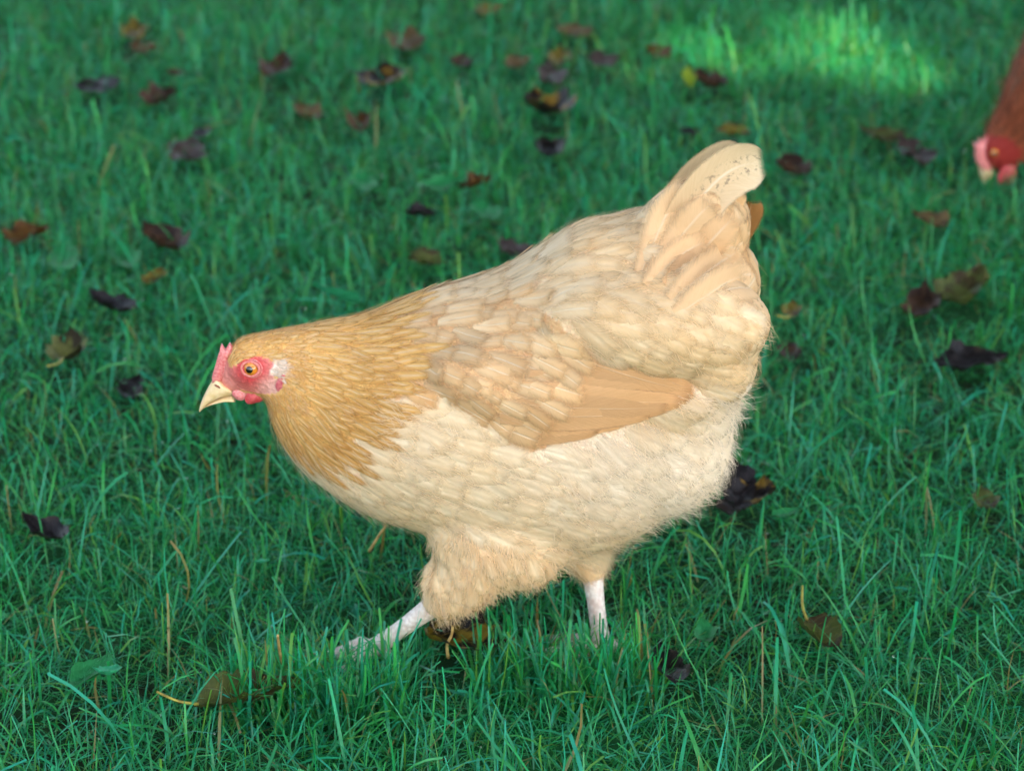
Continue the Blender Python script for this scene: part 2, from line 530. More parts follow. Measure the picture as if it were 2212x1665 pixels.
def fuse(parts, voxel, smooth_iter):
    """one continuous surface round all the overlapping closed pieces"""
    V, F = merge(parts)
    me = mesh_py('fuse', V, F)
    o = bpy.data.objects.new('fuse', me); COL.objects.link(o)
    r = o.modifiers.new('r', 'REMESH'); r.mode = 'VOXEL'; r.voxel_size = voxel
    s = o.modifiers.new('s', 'SMOOTH'); s.factor = 0.5; s.iterations = smooth_iter
    dg = bpy.context.evaluated_depsgraph_get()
    out = bpy.data.meshes.new_from_object(o.evaluated_get(dg), depsgraph=dg)
    bpy.data.objects.remove(o); bpy.data.meshes.remove(me)
    out.polygons.foreach_set('use_smooth', np.ones(len(out.polygons), bool))
    return out

def tri_data(me):
    me.calc_loop_triangles()
    T = np.zeros(len(me.loop_triangles) * 3, np.int32); me.loop_triangles.foreach_get('vertices', T); T = T.reshape(-1, 3)
    V = np.zeros(len(me.vertices) * 3); me.vertices.foreach_get('co', V); V = V.reshape(-1, 3)
    N = np.zeros(len(me.vertices) * 3); me.vertices.foreach_get('normal', N); N = N.reshape(-1, 3)
    return V, N, T

def sample(V, N, T, n, g):
    A = V[T[:, 0]]; B = V[T[:, 1]]; C = V[T[:, 2]]
    ar = np.linalg.norm(np.cross(B - A, C - A), axis=1)
    i = g.choice(len(T), n, p=ar / ar.sum())
    r1 = np.sqrt(g.random(n)); r2 = g.random(n)
    w = np.stack([1 - r1, r1 * (1 - r2), r1 * r2], 1)
    P = (V[T[i]] * w[:, :, None]).sum(1)
    Q = (N[T[i]] * w[:, :, None]).sum(1); Q /= np.linalg.norm(Q, axis=1)[:, None] + 1e-9
    return P, Q

def thin(P, spacing):
    """greedy dart throwing with its own spacing at every point"""
    cell = {}; keep = []
    c = 0.02
    for i in range(len(P)):
        x, y, z = P[i]; s = spacing[i]
        kx, ky, kz = int(math.floor(x / c)), int(math.floor(y / c)), int(math.floor(z / c))
        ok = True
        R = 1 + int(s / c)
        for a in range(kx - R, kx + R + 1):
            for b in range(ky - R, ky + R + 1):
                for d in range(kz - R, kz + R + 1):
                    for j in cell.get((a, b, d), ()):
                        if (P[j][0] - x) ** 2 + (P[j][1] - y) ** 2 + (P[j][2] - z) ** 2 < s * s:
                            ok = False; break
                    if not ok: break
                if not ok: break
            if not ok: break
        if ok:
            keep.append(i); cell.setdefault((kx, ky, kz), []).append(i)
    return keep

ROWS = np.array([0, 0.18, 0.36, 0.54, 0.70, 0.84, 0.94, 1.0])
def width_at(v, shape):
    if shape == 'round':
        r = np.where(v < 0.55, 0.42 + 0.58 * np.sin(v / 0.55 * math.pi / 2), np.sqrt(np.clip(1 - ((v - 0.55) / 0.47) ** 2, 0, 1)))
    elif shape == 'lance':
        r = np.where(v < 0.45, 0.6 + 0.4 * np.sin(v / 0.45 * math.pi / 2), np.clip(1 - ((v - 0.45) / 0.58) ** 2.2, 0, 1))
    elif shape == 'flight':
        r = np.where(v < 0.35, 0.7 + 0.3 * v / 0.35, np.clip(1 - 0.55 * ((v - 0.35) / 0.65) ** 1.6, 0, 1) * np.sqrt(np.clip(1 - np.clip((v - 0.88) / 0.125, 0, 1) ** 2, 0, 1)))
    else:   # long blade with a rounded end
        r = np.where(v < 0.3, 0.65 + 0.35 * v / 0.3, np.where(v < 0.78, 1.0, np.sqrt(np.clip(1 - ((v - 0.78) / 0.235) ** 2, 0, 1))))
    return r

def lay_feather(bvh, p, d, L, W, lift0, lift1, shape='round', cols=5, bend=0.0, rows=ROWS):
    """a feather that follows the body from its root and lifts off towards its tip"""
    wv = width_at(rows, shape) * W / 2
    us = np.linspace(-1, 1, cols)
    p = Vector(p); d = Vector(d)
    V = np.zeros((len(rows), cols, 3)); last = 0.0
    for r, v in enumerate(rows):
        q = p + d * ((v - last) * L); last = v
        hit = bvh.find_nearest(q)
        p, n = hit[0], hit[1]
        d = d - n * d.dot(n)
        if d.length < 1e-6: d = Vector((1, 0, -0.2))
        d.normalize()
        if bend:
            d = (Matrix.Rotation(bend / len(rows), 3, n) @ d)
        ac = n.cross(d)
        lift = lift0 + (lift1 - lift0) * v ** 1.3
        for j, u in enumerate(us):
            e = p + ac * (u * wv[r])
            h2 = bvh.find_nearest(e)
            m = (h2[1] + n * 1.5).normalized()
            base = h2[0] * 0.6 + e * 0.4
            V[r, j] = base + m * (lift - 0.10 * W * u * u * v)
    return V.reshape(-1, 3)

def feather_uv(nr, nc, rows):
    u, v = np.meshgrid(np.linspace(0, 1, nc), rows)
    return np.stack([u.ravel(), v.ravel()], 1)

def grid_faces(nr, nc):
    i = np.arange(nr * nc).reshape(nr, nc)
    return np.stack([i[:-1, :-1], i[:-1, 1:], i[1:, 1:], i[1:, :-1]], -1).reshape(-1, 4)

F85 = grid_faces(8, 5); UV85 = feather_uv(8, 5, ROWS)

def join_feathers(name, items, parent, mat):
    """items: (V, colours) on the 8 x 5 grid"""
    if not items: return None
    n = len(items)
    V = np.concatenate([a for a, b in items]); C = np.concatenate([b for a, b in items])
    F = (F85[None] + (np.arange(n) * 40)[:, None, None]).reshape(-1, 4)
    o = link(name, mesh_np(name, V, F, C, np.tile(UV85, (n, 1))), parent, mat)
    return o

def free_feather(name, path, W, parent, mat, col, normal=(0, -1, 0), cup=0.15, rows=16, cols=7, shape='blade', tipcol=None):
    """a large feather along its own shaft: path of 3-D points, blade turned to `normal`"""
    P = catmull(path, rows); T = np.gradient(P, axis=0); T /= np.linalg.norm(T, axis=1)[:, None]
    vs = np.linspace(0, 1, rows)
    vs = 1 - (1 - vs) ** 1.25
    P = catmull(path, 60)[np.clip((vs * 59).round().astype(int), 0, 59)]
    w = width_at(vs, shape) * W / 2
    N = np.array(normal, float); N /= np.linalg.norm(N)
    V = np.zeros((rows, cols, 3)); C = np.zeros((rows, cols, 3))
    for r in range(rows):
        a = np.cross(T[r], N); a /= np.linalg.norm(a); n2 = np.cross(a, T[r])
        if n2 @ N < 0: n2 = -n2
        for j, u in enumerate(np.linspace(-1, 1, cols)):
            V[r, j] = P[r] + a * u * w[r] - n2 * (cup * W * u * u) + n2 * 0.0006 * math.sin(7 * vs[r] + 3 * u)
            C[r, j] = np.array(col) * (1 - vs[r]) + np.array(tipcol if tipcol is not None else col) * vs[r]
    me = mesh_np(name, V.reshape(-1, 3), grid_faces(rows, cols), C.reshape(-1, 3), feather_uv(rows, cols, vs))
    return link(name, me, parent, mat)

def strands(P, N, D, L, Wd, C, lift, g, curl=0.3):
    """flat tapering barbs: roots P, normals N, directions D, lengths L, widths, colours, how far they stand off"""
    n = len(P)
    ac = np.cross(N, D); ac /= np.linalg.norm(ac, axis=1)[:, None] + 1e-9
    ts = np.array([0, 0.35, 0.7, 1.0]); ws = np.array([1.0, 0.9, 0.6, 0.12])
    V = np.zeros((n, 4, 2, 3))
    sway = g.normal(size=n) * curl
    for k, (t, w) in enumerate(zip(ts, ws)):
        c = P + D * (L * t)[:, None] + N * (lift * L * np.sin(t * 1.9))[:, None] + ac * (sway * L * t * t)[:, None] - np.array([0, 0, 1.0]) * (0.14 * L * t * t)[:, None]
        V[:, k, 0] = c - ac * (Wd * w / 2)[:, None]; V[:, k, 1] = c + ac * (Wd * w / 2)[:, None]
    V = V.reshape(-1, 3)
    q = np.array([[0, 1, 3, 2], [2, 3, 5, 4], [4, 5, 7, 6]])
    F = (q[None] + (np.arange(n) * 8)[:, None, None]).reshape(-1, 4)
    return V, F, np.repeat(C, 8, axis=0)

def extrude_outline(name, pts, y0, thick, parent, mat, bulge=0.0):
    """a plate of the sagittal plane: 3-D outline pushed to both sides, rounded at the rim"""
    bm = bmesh.new()
    c = sum((Vector(p) for p in pts), Vector()) / len(pts)
    rings = []
    for s, k in ((-0.5, 0.86), (-0.32, 0.97), (0.0, 1.0), (0.32, 0.97), (0.5, 0.86)):
        rings.append([bm.verts.new((c.x + (p[0] - c.x) * k, y0 + s * thick, c.z + (p[2] - c.z) * k)) for p in pts])
    n = len(pts)
    for a, b in zip(rings[:-1], rings[1:]):
        for i in range(n):
            bm.faces.new((a[i], a[(i + 1) % n], b[(i + 1) % n], b[i]))
    bm.faces.new(rings[0]); bm.faces.new(rings[-1][::-1])
    bmesh.ops.recalc_face_normals(bm, faces=bm.faces)
    me = bpy.data.meshes.new(name); bm.to_mesh(me); bm.free()
    me.polygons.foreach_set('use_smooth', [True] * len(me.polygons))
    return link(name, me, parent, mat)

def blob(name, c, r, axes, parent, mat, wob=0.12, seed=0):
    V, F = ellipsoid((0, 0, 0), r, None, 14, 20)
    g = random.Random(seed); ph = [g.uniform(0, 6) for _ in range(6)]
    A = np.array(axes, float)
    out = []
    for v in V:
        u = np.array(v) / np.array(r)
        s = 1 + wob * (math.sin(4 * u[0] + ph[0]) * math.sin(3 * u[2] + ph[1]) + 0.6 * math.sin(6 * u[1] + ph[2]))
        out.append(np.array(c) + A.T @ (np.array(v) * s))
    return link(name, mesh_py(name, out, F), parent, mat)

def frame_from(n):
    """axes whose third row is n"""
    n = Vector(n).normalized()
    x = Vector((1, 0, 0)) - n * n.x; x.normalize()
    y = n.cross(x)
    return [list(x), list(y), list(n)]

def build_leg(hock, ankle, forward, toes, back, parent, spread=0.9):
    """a scaly shank with four clawed toes; toe tips given as 3-D points"""
    h = Vector(hock); a = Vector(ankle)
    ts = np.linspace(0, 1, 57)
    pts = [h + (a - h) * t for t in ts]
    base_r = np.interp(ts, np.linspace(0, 1, 9), [0.0088, 0.0085, 0.0078, 0.0073, 0.0071, 0.0071, 0.0074, 0.0080, 0.0086])
    rad = base_r * (1 + 0.045 * ((ts * 19) % 1.0) - 0.02)                 # overlapping scutes down the shank
    v, f = tube(pts, rad, 18)
    leg = link('leg', mesh_py('leg', v, f), parent, M['shank'])
    for tip in list(toes) + [back]:
        t = Vector(tip)
        mid1 = a + (t - a) * 0.3 + Vector((0, 0, 0.006)); mid2 = a + (t - a) * 0.65 + Vector((0, 0, 0.004))
        path = catmull([a, mid1, mid2, t], 40)
        r = [0.0064 - 0.0026 * i / 39 + 0.0005 * math.sin(i * 0.52) + 0.00035 * ((i / 3.0) % 1.0) for i in range(40)]
        d = (t - mid2).normalized()
        v1, f1 = tube(path, r, 12)
        toe = link('toe', mesh_py('toe', v1, f1), leg, M['shank'])
        cl = catmull([t - d * 0.002, t + d * 0.006 + Vector((0, 0, 0.001)), t + d * 0.012 - Vector((0, 0, 0.004))], 8)
        v2, f2 = tube(cl, np.linspace(0.0032, 0.0004, 8), 8)
        link('claw', mesh_py('claw', v2, f2), leg, M['claw'])
    return leg

CAMN = np.array(CAM)
def mirror(V):
    W = V.copy(); W[:, 1] *= -1
    return W

# ---------------------------------------------- the buff hen in the middle
BUFF = {
    'head': lin(226, 186, 116), 'hackle': lin(222, 178, 106), 'hackle_tip': lin(196, 144, 72),
    'back': lin(228, 203, 162), 'covert': lin(214, 176, 126), 'covert_dark': lin(200, 153, 100), 'pale': lin(236, 222, 194),
    'saddle': lin(229, 202, 158), 'breast': lin(240, 218, 182), 'fluff': lin(245, 232, 212), 'thigh': lin(238, 212, 172),
    'flight': lin(204, 164, 118), 'tail': lin(216, 182, 138), 'white': lin(240, 226, 210),
}
FACE = [(463, 822), (470, 800), (480, 770), (488, 765), (496, 792), (510, 788), (526, 774), (560, 770), (580, 774), (592, 786),
        (584, 806), (600, 822), (612, 836), (598, 848), (575, 852), (545, 848), (520, 842), (500, 846), (480, 846), (466, 838)]
TUFT = [(578, 786), (590, 776), (612, 774), (624, 786), (620, 806), (606, 818), (590, 812), (582, 800)]
P_HACK = [(560, 690), (850, 636), (860, 760), (830, 860), (785, 930), (720, 1000), (650, 985), (560, 900), (600, 830)]
P_BACK = [(800, 640), (1000, 590), (1150, 520), (1200, 690), (1100, 640), (960, 650), (815, 700)]
P_WING = [(850, 690), (960, 650), (1100, 640), (1200, 690), (1240, 735), (1212, 830), (1150, 912), (1080, 945), (1000, 885), (900, 868), (830, 860)]
P_FLIGHT = [(1225, 728), (1255, 752), (1370, 788), (1450, 830), (1440, 868), (1280, 935), (1120, 985), (1060, 960), (1140, 905), (1205, 825)]
P_TAILC = [(1405, 440), (1640, 380), (1670, 690), (1560, 660), (1470, 610), (1420, 540)]
P_SADDLE = [(1150, 500), (1420, 400), (1420, 540), (1470, 610), (1560, 660), (1680, 700), (1680, 850), (1490, 832), (1380, 782), (1275, 745), (1200, 690)]
P_THIGH = [(890, 1150), (1000, 1140), (1100, 1170), (1210, 1215), (1110, 1300), (1060, 1340), (880, 1340)]
P_FAR = [(1170, 1150), (1380, 1150), (1380, 1310), (1170, 1310)]

def classify(P):
    """region of every body point, from the side view (both flanks alike)"""
    Q = P.copy(); Q[:, 1] = -np.abs(Q[:, 1])
    px, py = grid_of(Q)
    R = np.full(len(P), 'breast', dtype=object)
    R[(px > 1180) & (py > 835)] = 'fluff'
    R[(px > 1420) & (py > 820)] = 'fluff'
    R[(px > 1380) & (py < 700)] = 'tailc'
    R[in_poly(px, py, P_BACK)] = 'back'
    R[in_poly(px, py, P_WING)] = 'covert'
    R[in_poly(px, py, P_SADDLE)] = 'saddle'
    R[in_poly(px, py, P_TAILC)] = 'tailc'
    R[in_poly(px, py, P_FLIGHT)] = 'under'
    R[in_poly(px, py, P_HACK)] = 'hackle'
    R[(px < 660) & (py < 890) & (P[:, 2] > 0.2)] = 'head'
    R[in_poly(px, py, TUFT)] = 'tuft'
    R[in_poly(px, py, FACE)] = 'face'
    R[(px < 486) & (py < 860)] = 'face'
    R[(px < 520) & (py > 815) & (py < 862)] = 'face'
    R[in_poly(px, py, P_THIGH)] = 'thigh'
    fx, fy = grid_of(P)
    R[(P[:, 1] > 0.012) & in_poly(fx, fy, P_FAR)] = 'thigh'
    return R, px, py

def flank(x, y):
    """0 on the breast .. 1 on the vent"""
    t = np.clip((x + 0.25 * (y - 900) - 950) / 480, 0, 1)
    return t * t * (3 - 2 * t)

def buff(x, y):
    """how buff the flank is: under the wing tip and low on the belly"""
    a = np.clip((955 - y) / 60, 0, 1) * np.clip((x - 1120) / 120, 0, 1) * np.clip((1540 - x) / 90, 0, 1)
    b = np.clip((y - 1080) / 110, 0, 1) * np.clip((x - 950) / 150, 0, 1) * np.clip((1480 - x) / 120, 0, 1)
    return np.clip(0.85 * a + 0.75 * b, 0, 1)

def build_hen():
    g = np.random.default_rng(5)
    base = Vector((0.02, 0.0, 0.0))
    hen = empty('hen', base)
    tag(hen, 'large cream and buff hen striding to the left, the main subject of the lawn', 'hen')
    st = [(463, 812, 508, 850, .009), (478, 765, 535, 862, .0145), (508, 722, 566, 868, .020), (560, 707, 576, 874, .0235), (620, 698, 578, 890, .027),
          (700, 686, 592, 945, .036), (790, 672, 640, 1012, .052), (880, 640, 712, 1068, .071), (980, 605, 800, 1115, .088),
          (1080, 577, 905, 1145, .098), (1165, 528, 1020, 1182, .105), (1250, 472, 1150, 1208, .108), (1335, 450, 1280, 1190, .107),
          (1410, 440, 1405, 1128, .099), (1485, 490, 1515, 1025, .084), (1555, 575, 1585, 895, .060), (1598, 680, 1605, 790, .026)]
    V, F, LP, LF = loft_px(st, 0.0, 80, 48, 0.005)
    parts = [(V, F)]
    for s in (-1, 1):
        # folded wing: a shallow raised plate on each flank
        c = at(1225, 842, -0.085); tip = at(1470, 856, -0.080)
        u = Vector((tip.x - c.x, 0, tip.z - c.z)).normalized(); w = Vector((-u.z, 0, u.x))
        roll = 0.80                                            # the top leans in over the back
        nv = Vector((0, s, 0)) * math.cos(roll) + w * math.sin(roll)
        wv = w * math.cos(roll) - Vector((0, s, 0)) * math.sin(roll)
        ax = [list(u), list(nv), list(wv)]
        parts.append(ellipsoid((c.x, s * 0.070, c.z), (0.104, 0.028, 0.042), ax, 18, 28))
        parts.append(ellipsoid((tip.x - 0.03, s * 0.080, tip.z), (0.055, 0.020, 0.022), ax, 14, 20))
        # saddle cushion that overhangs the wing
        c = at(1405, 716, -0.07)
        parts.append(ellipsoid((c.x, s * 0.054, c.z), (0.092, 0.051, 0.045), None, 18, 28))
        c = at(1535, 770, -0.05)
        parts.append(ellipsoid((c.x, s * 0.045, c.z), (0.036, 0.045, 0.043), None, 18, 28))
    # tail core: a flat wedge rising behind the back
    c0 = at(1405, 610, 0); c1 = at(1570, 425, 0)
    u = (c1 - c0).normalized(); w = Vector((-u.z, 0, u.x))
    cm_ = (c0 + c1) / 2
    parts.append(ellipsoid(cm_, ((c1 - c0).length * 0.58, 0.026, 0.042), [list(u), [0, 1, 0], list(w)], 18, 28))
    c0 = at(1470, 680, 0); c1 = at(1605, 560, 0)
    u = (c1 - c0).normalized(); w = Vector((-u.z, 0, u.x))
    parts.append(ellipsoid((c0 + c1) / 2, ((c1 - c0).length * 0.58, 0.034, 0.036), [list(u), [0, 1, 0], list(w)], 18, 28))
    # soft belly behind
    c = at(1415, 950, -0.03)
    parts.append(ellipsoid((c.x, 0, c.z), (0.062, 0.088, 0.070), None, 18, 28))
    # near thigh, swung forward
    yT = -0.050
    parts.append(ellipsoid(at(1090, 1130, yT), (0.062, 0.040, 0.055), None, 16, 22))
    a0 = at(1060, 1160, yT); a1 = at(990, 1255, yT); a2 = at(935, 1312, yT)
    p = catmull([a0, a1, a2], 10)
    parts.append(tube(p, np.linspace(0.040, 0.011, 10) ** 1.0, 20))
    parts.append(ellipsoid(at(988, 1252, yT), (0.028, 0.024, 0.021), None, 14, 18))
    # far thigh, under the body
    yF = 0.030
    parts.append(ellipsoid(at(1235, 1070, yF), (0.045, 0.034, 0.045), None, 16, 22))
    p = catmull([at(1250, 1110, yF), at(1262, 1180, yF), at(1278, 1240, yF)], 10)
    parts.append(tube(p, np.linspace(0.034, 0.010, 10), 18))
    # brow, cheek and chin give the head its planes
    parts.append(ellipsoid(at(545, 790, -0.006), (0.020, 0.016, 0.019), None, 14, 18))
    parts.append(ellipsoid(at(545, 790, 0.006) + Vector((0, 0.0, 0)), (0.020, 0.016, 0.019), None, 14, 18))
    me = fuse(parts, 0.0026, 12)
    V, N, T = tri_data(me)
    bvh = BVHTree.FromPolygons([tuple(v) for v in V], [tuple(t) for t in T])
    kd = KDTree(len(LP))
    for i, q in enumerate(LP): kd.insert(q, i)
    kd.balance()
    reg, px, py = classify(V)
    cmap = {'breast': 'breast', 'fluff': 'fluff', 'back': 'back', 'covert': 'covert', 'saddle': 'saddle', 'tailc': 'tail', 'under': 'flight', 'hackle': 'hackle', 'head': 'head', 'tuft': 'white', 'thigh': 'thigh'}
    C = np.array([BUFF.get(cmap.get(r, 'breast')) for r in reg])
    # bare face: pink skin, redder round the eye, paler on the cheek
    fm = reg == 'face'
    de = np.hypot(px - 541, py - 797)
    red = np.array(lin(204, 74, 78)); pink = np.array(lin(222, 142, 132)); pale = np.array(lin(232, 186, 172))
    t1 = np.clip((de - 24) / 30, 0, 1)[:, None]
    t2 = np.clip((px - 545) / 55, 0, 1)[:, None] * np.clip((py - 805) / 25, 0, 1)[:, None]
    fc = red * (1 - t1) + pink * t1
    fc = fc * (1 - t2) + pale * t2
    C[fm] = fc[fm]
    fl = flank(px, py)[:, None]; bf = buff(px, py)[:, None]
    C = np.where(np.isin(reg, ['breast', 'fluff'])[:, None], (np.array(BUFF['breast']) * (1 - fl) + np.array(BUFF['fluff']) * fl) * (1 - bf) + np.array(BUFF['saddle']) * bf, C)
    ca = me.color_attributes.new('Col', 'FLOAT_COLOR', 'POINT')
    c4 = np.ones((len(V), 4), np.float32); c4[:, :3] = C
    ca.data.foreach_set('color', c4.ravel())
    link('body', me, hen, M['body'])

    def hit(x, y):
        d = ray(x, y).normalized()
        h = bvh.ray_cast(CAM, d)
        return (h[0], h[1]) if h[0] is not None else (at(x, y, -0.02), Vector((0, -1, 0)))

    def direction(p, n, r, x, y):
        _, i, _ = kd.find(p)
        f = Vector(LF[i])
        if r == 'covert':
            k = min(1, max(0, (y - 680) / 230)); d = Vector((0.80 + 0.14 * k, 0, -0.58 + 0.24 * k))
        elif r == 'back': d = f * 0.6 + Vector((0.8, 0, -0.25))
        elif r == 'saddle':
            k = min(1, max(0, (x - 1350) / 250)); d = Vector((0.9, 0, -0.42)) if y > 560 else Vector((0.9, 0, 0.0 + 0.3 * k))
        elif r == 'tailc':
            o = at(1340, 690, 0); d = Vector((p[0] - o.x, 0, p[2] - o.z))        # fans out from the root of the tail
        elif r == 'fluff': d = Vector((0.78, 0, -0.50))
        elif r == 'breast':
            k = min(1, max(0, (x - 750) / 250)); d = f * (1 - k) + Vector((0.92, 0, -0.30)) * (0.25 + k)
        elif r == 'thigh': d = Vector((0.12 if x < 1040 else 0.45, 0, -0.95))
        else: d = f
        d = d - n * d.dot(n)
        if d.length < 1e-5: d = Vector((1, 0, 0))
        return d.normalized()

    # ---- feathers that lie on the body
    SPEC = {  # length, width, spacing, lift at root and tip, outline, material
        'hackle': (0.042, 0.0110, 0.0078, 0.0008, 0.0028, 'lance', 'hackle'),
        'back': (0.040, 0.027, 0.0125, 0.0006, 0.0020, 'round', 'covert'),
        'covert': (0.036, 0.023, 0.0120, 0.0008, 0.0030, 'round', 'covert'),
        'saddle': (0.046, 0.030, 0.0120, 0.0006, 0.0026, 'round', 'contour'),
        'tailc': (0.066, 0.040, 0.0165, 0.0006, 0.0026, 'round', 'tailc'),
        'breast': (0.042, 0.032, 0.0120, 0.0006, 0.0022, 'round', 'contour'),
        'fluff': (0.042, 0.034, 0.0130, 0.000, 0.0034, 'round', 'contour'),
        'thigh': (0.030, 0.020, 0.0100, 0.000, 0.004, 'round', 'contour'),
        'head': (0.012, 0.0050, 0.0040, 0.0002, 0.0014, 'lance', 'hackle'),
        'tuft': (0.009, 0.0040, 0.0035, 0.0005, 0.0035, 'lance', 'contour'),
    }
    P, Q = sample(V, N, T, 26000, g)
    R, X, Yp = classify(P)
    near = (P[:, 1] < 0.003) | (R == 'thigh')
    sp = np.array([SPEC[r][2] if r in SPEC else 9.0 for r in R])
    sel = near & (sp < 1)
    P, Q, R, X, Yp, sp = P[sel], Q[sel], R[sel], X[sel], Yp[sel], sp[sel]
    # hackles grow from the head down: shorter above
    grow = np.clip((np.hypot(X - 540, Yp - 780) - 70) / 190, 0, 1)
    sp = np.where(R == 'hackle', 0.0042 + 0.0036 * grow, sp)
    idx = thin(P, sp)
    made = {}
    lump = lambda p, k=1.0: math.sin(31 * k * p[0] + 17 * p[2]) * math.sin(23 * k * p[2] - 11 * p[1] + 1.3)
    for i in idx:
        r = R[i]; L, W, _, l0, l1, shp, mt = SPEC[r]
        p = P[i]; n = Vector(Q[i])
        d = direction(p, n, r, X[i], Yp[i])
        j = g.normal(size=4)
        d = (Matrix.Rotation((0.05 if r == 'tailc' else 0.13) * j[0], 3, n) @ d)
        k = 1 + 0.13 * j[1]
        if r == 'hackle': kk = 0.40 + 0.60 * grow[i]; L, W, l1 = L * kk, W * (0.55 + 0.45 * grow[i]), l1 * (0.35 + 0.65 * grow[i])
        if r == 'covert' and X[i] + 0.55 * Yp[i] > 1560: l1 = 0.0062; L = 0.034
        fv = lay_feather(bvh, p, d, L * k, W * k, l0, l1 * (1 + 0.25 * abs(j[2])), shp, bend=0.10 * j[3])
        # pigment of this feather
        a = BUFF
        q = lump(p)
        v = UV85[:, 1:2]
        if r == 'hackle':
            deep = min(1, max(0, (Yp[i] - 730) / 220)) * (0.55 + 0.45 * grow[i])
            c0 = np.array(a['head']) * (1 - grow[i]) + np.array(a['hackle']) * grow[i]
            c1 = np.array(a['hackle']) * (1 - deep) + np.array(a['hackle_tip']) * deep
            col = c0 * (1 - v) + c1 * v
        elif r == 'covert':
            t = min(1, max(0, (Yp[i] - 720) / 200)); t = min(1, max(0, t * 0.8 + 0.28 * q + 0.18 * j[2]))
            c0 = np.array(a['back']) * (1 - t) + np.array(a['covert']) * t
            c1 = np.array(a['covert']) * (1 - t) + np.array(a['covert_dark']) * t
            col = c0 * (1 - v * 0.9) + c1 * v * 0.9
            col = col * (1 + 0.10 * j[3])
        elif r == 'tuft': col = np.tile(np.array(a['white']), (40, 1))
        else:
            b = np.array(a[{'tailc': 'tail'}.get(r, r)])
            if r in ('breast', 'fluff'):
                fl = float(flank(X[i], Yp[i])); b = np.array(a['breast']) * (1 - fl) + np.array(a['fluff']) * fl
                bf = float(buff(X[i], Yp[i])); b = b * (1 - bf) + np.array(a['saddle']) * bf
            w = min(1, max(0, 0.35 + 0.45 * q + 0.25 * j[2]))
            tgt = np.array(a['pale']) if r in ('saddle', 'breast', 'back', 'thigh', 'fluff') else np.array(a['saddle'])
            kk = 0.25 if r == 'back' else 0.45
            b = b * (1 - kk * w) + tgt * kk * w
            warm = np.array([1.0, 0.93, 0.82])
            col = b * (1 - v * 0.6) + b * warm * v * 0.6 if g.random() < 0.55 else np.tile(b, (40, 1))
        col = col * (1 + 0.05 * j[0])
        vis = float(np.dot(CAMN - p, Q[i]) / np.linalg.norm(CAMN - p)) * L * W if p[1] < 0.004 else 0.0
        made.setdefault(r, []).append((vis, fv, np.clip(col, 0, 0.95), p[1]))
    wing = [bpy.data.objects.new('wing', None), bpy.data.objects.new('wing', None)]
    for w in wing:
        COL.objects.link(w); w.parent = hen; w.matrix_parent_inverse = Matrix.Translation(-hen.location); w.empty_display_size = 0.03
    tail = bpy.data.objects.new('tail', None)
    COL.objects.link(tail); tail.parent = hen; tail.matrix_parent_inverse = Matrix.Translation(-hen.location); tail.empty_display_size = 0.03
    NAMES = {'hackle': ('hackle_feather', hen, 150), 'back': ('back_feather', hen, 60), 'covert': ('covert_feather', wing[0], 160), 'saddle': ('saddle_feather', hen, 140),
             'tailc': ('tail_covert', tail, 60), 'breast': ('breast_feather', hen, 140), 'fluff': ('belly_feather', hen, 70), 'thigh': ('thigh_feather', hen, 40)}
    rest = {}
    for r, lst in made.items():
        lst.sort(key=lambda t: -t[0])
        mt = M[SPEC[r][6]]
        top = 0
        if r in NAMES:
            nm, par, top = NAMES[r]
            top = min(top, len([1 for t in lst if t[0] > 0]))
            for vis, fv, col, y in lst[:top]:
                link(nm, mesh_np(nm, fv, F85, col, UV85), par, mt)
        bag = rest.setdefault(SPEC[r][6], [])
        for vis, fv, col, y in lst[top:]: bag.append((fv, col))
        if r != 'thigh':
            for vis, fv, col, y in lst:                       # the far flank
                W = mirror(fv).reshape(8, 5, 3)[:, ::-1].reshape(-1, 3)
                bag.append((W, col))
    for mt, bag in rest.items():
        o = join_feathers('plumage', bag, hen, M[mt])
        if o: tag(o, kind='stuff')

    # ---- folded flight feathers, near and far wing
    edge = catmull([np.array(q) for q in [(1262, 768), (1250, 800), (1232, 836), (1210, 870), (1180, 902), (1150, 928), (1118, 946)]], 9)
    tips = catmull([np.array(q) for q in [(1500, 846), (1505, 850), (1500, 856), (1480, 866), (1440, 880), (1380, 898), (1300, 922)]], 9)
    for k in range(9):
        e, t = edge[k], tips[k]
        pts = []
        rows = np.linspace(0, 1, 10)
        for s in rows:
            x = e[0] - 85 + (t[0] - e[0] + 85) * s; y = e[1] - 24 + (t[1] - e[1] + 24) * s + 8 * math.sin(s * math.pi)
            h, n = hit(x, y)
            n = (n + Vector((0, -2.0, 0.2))).normalized()
            pts.append(np.array(h + n * ((0.0006 + 0.0050 * min(1, s * 1.6)) * (1 - 0.04 * k))))
        pts = np.array(pts)
        # the shaft is straight and stiff: smooth what the body gives
        for _ in range(6): pts[1:-1] = 0.25 * pts[:-2] + 0.5 * pts[1:-1] + 0.25 * pts[2:]
        col = np.array(BUFF['flight']) * (1.0 + 0.10 * math.sin(k * 2.1)) ; tipc = col * np.array([0.93, 0.85, 0.74])
        for s, w in ((-1, wing[0]), (1, wing[1])):
            q = pts.copy()
            if s == 1: q[:, 1] *= -1
            free_feather('flight_feather', q, 0.034 if k < 2 else 0.027, w, M['flight'], np.clip(col, 0, 0.9), (0.12, s, 0.18), 0.05, 14, 5, shape='flight', tipcol=np.clip(tipc, 0, 0.9))

    # ---- tail
    def tail_feather(pxs, ys, W, mat, col, normal, cup=0.16, tipcol=None):
        pts = [np.array(at(x, y, yy)) for (x, y), yy in zip(pxs, ys)]
        return free_feather('tail_feather', pts, W, tail, M[mat], col, normal, cup, 18, 9, tipcol=tipcol)
    tc = np.array(BUFF['tail']); tl = np.array(lin(216, 196, 160)); br = np.array(lin(140, 98, 52))
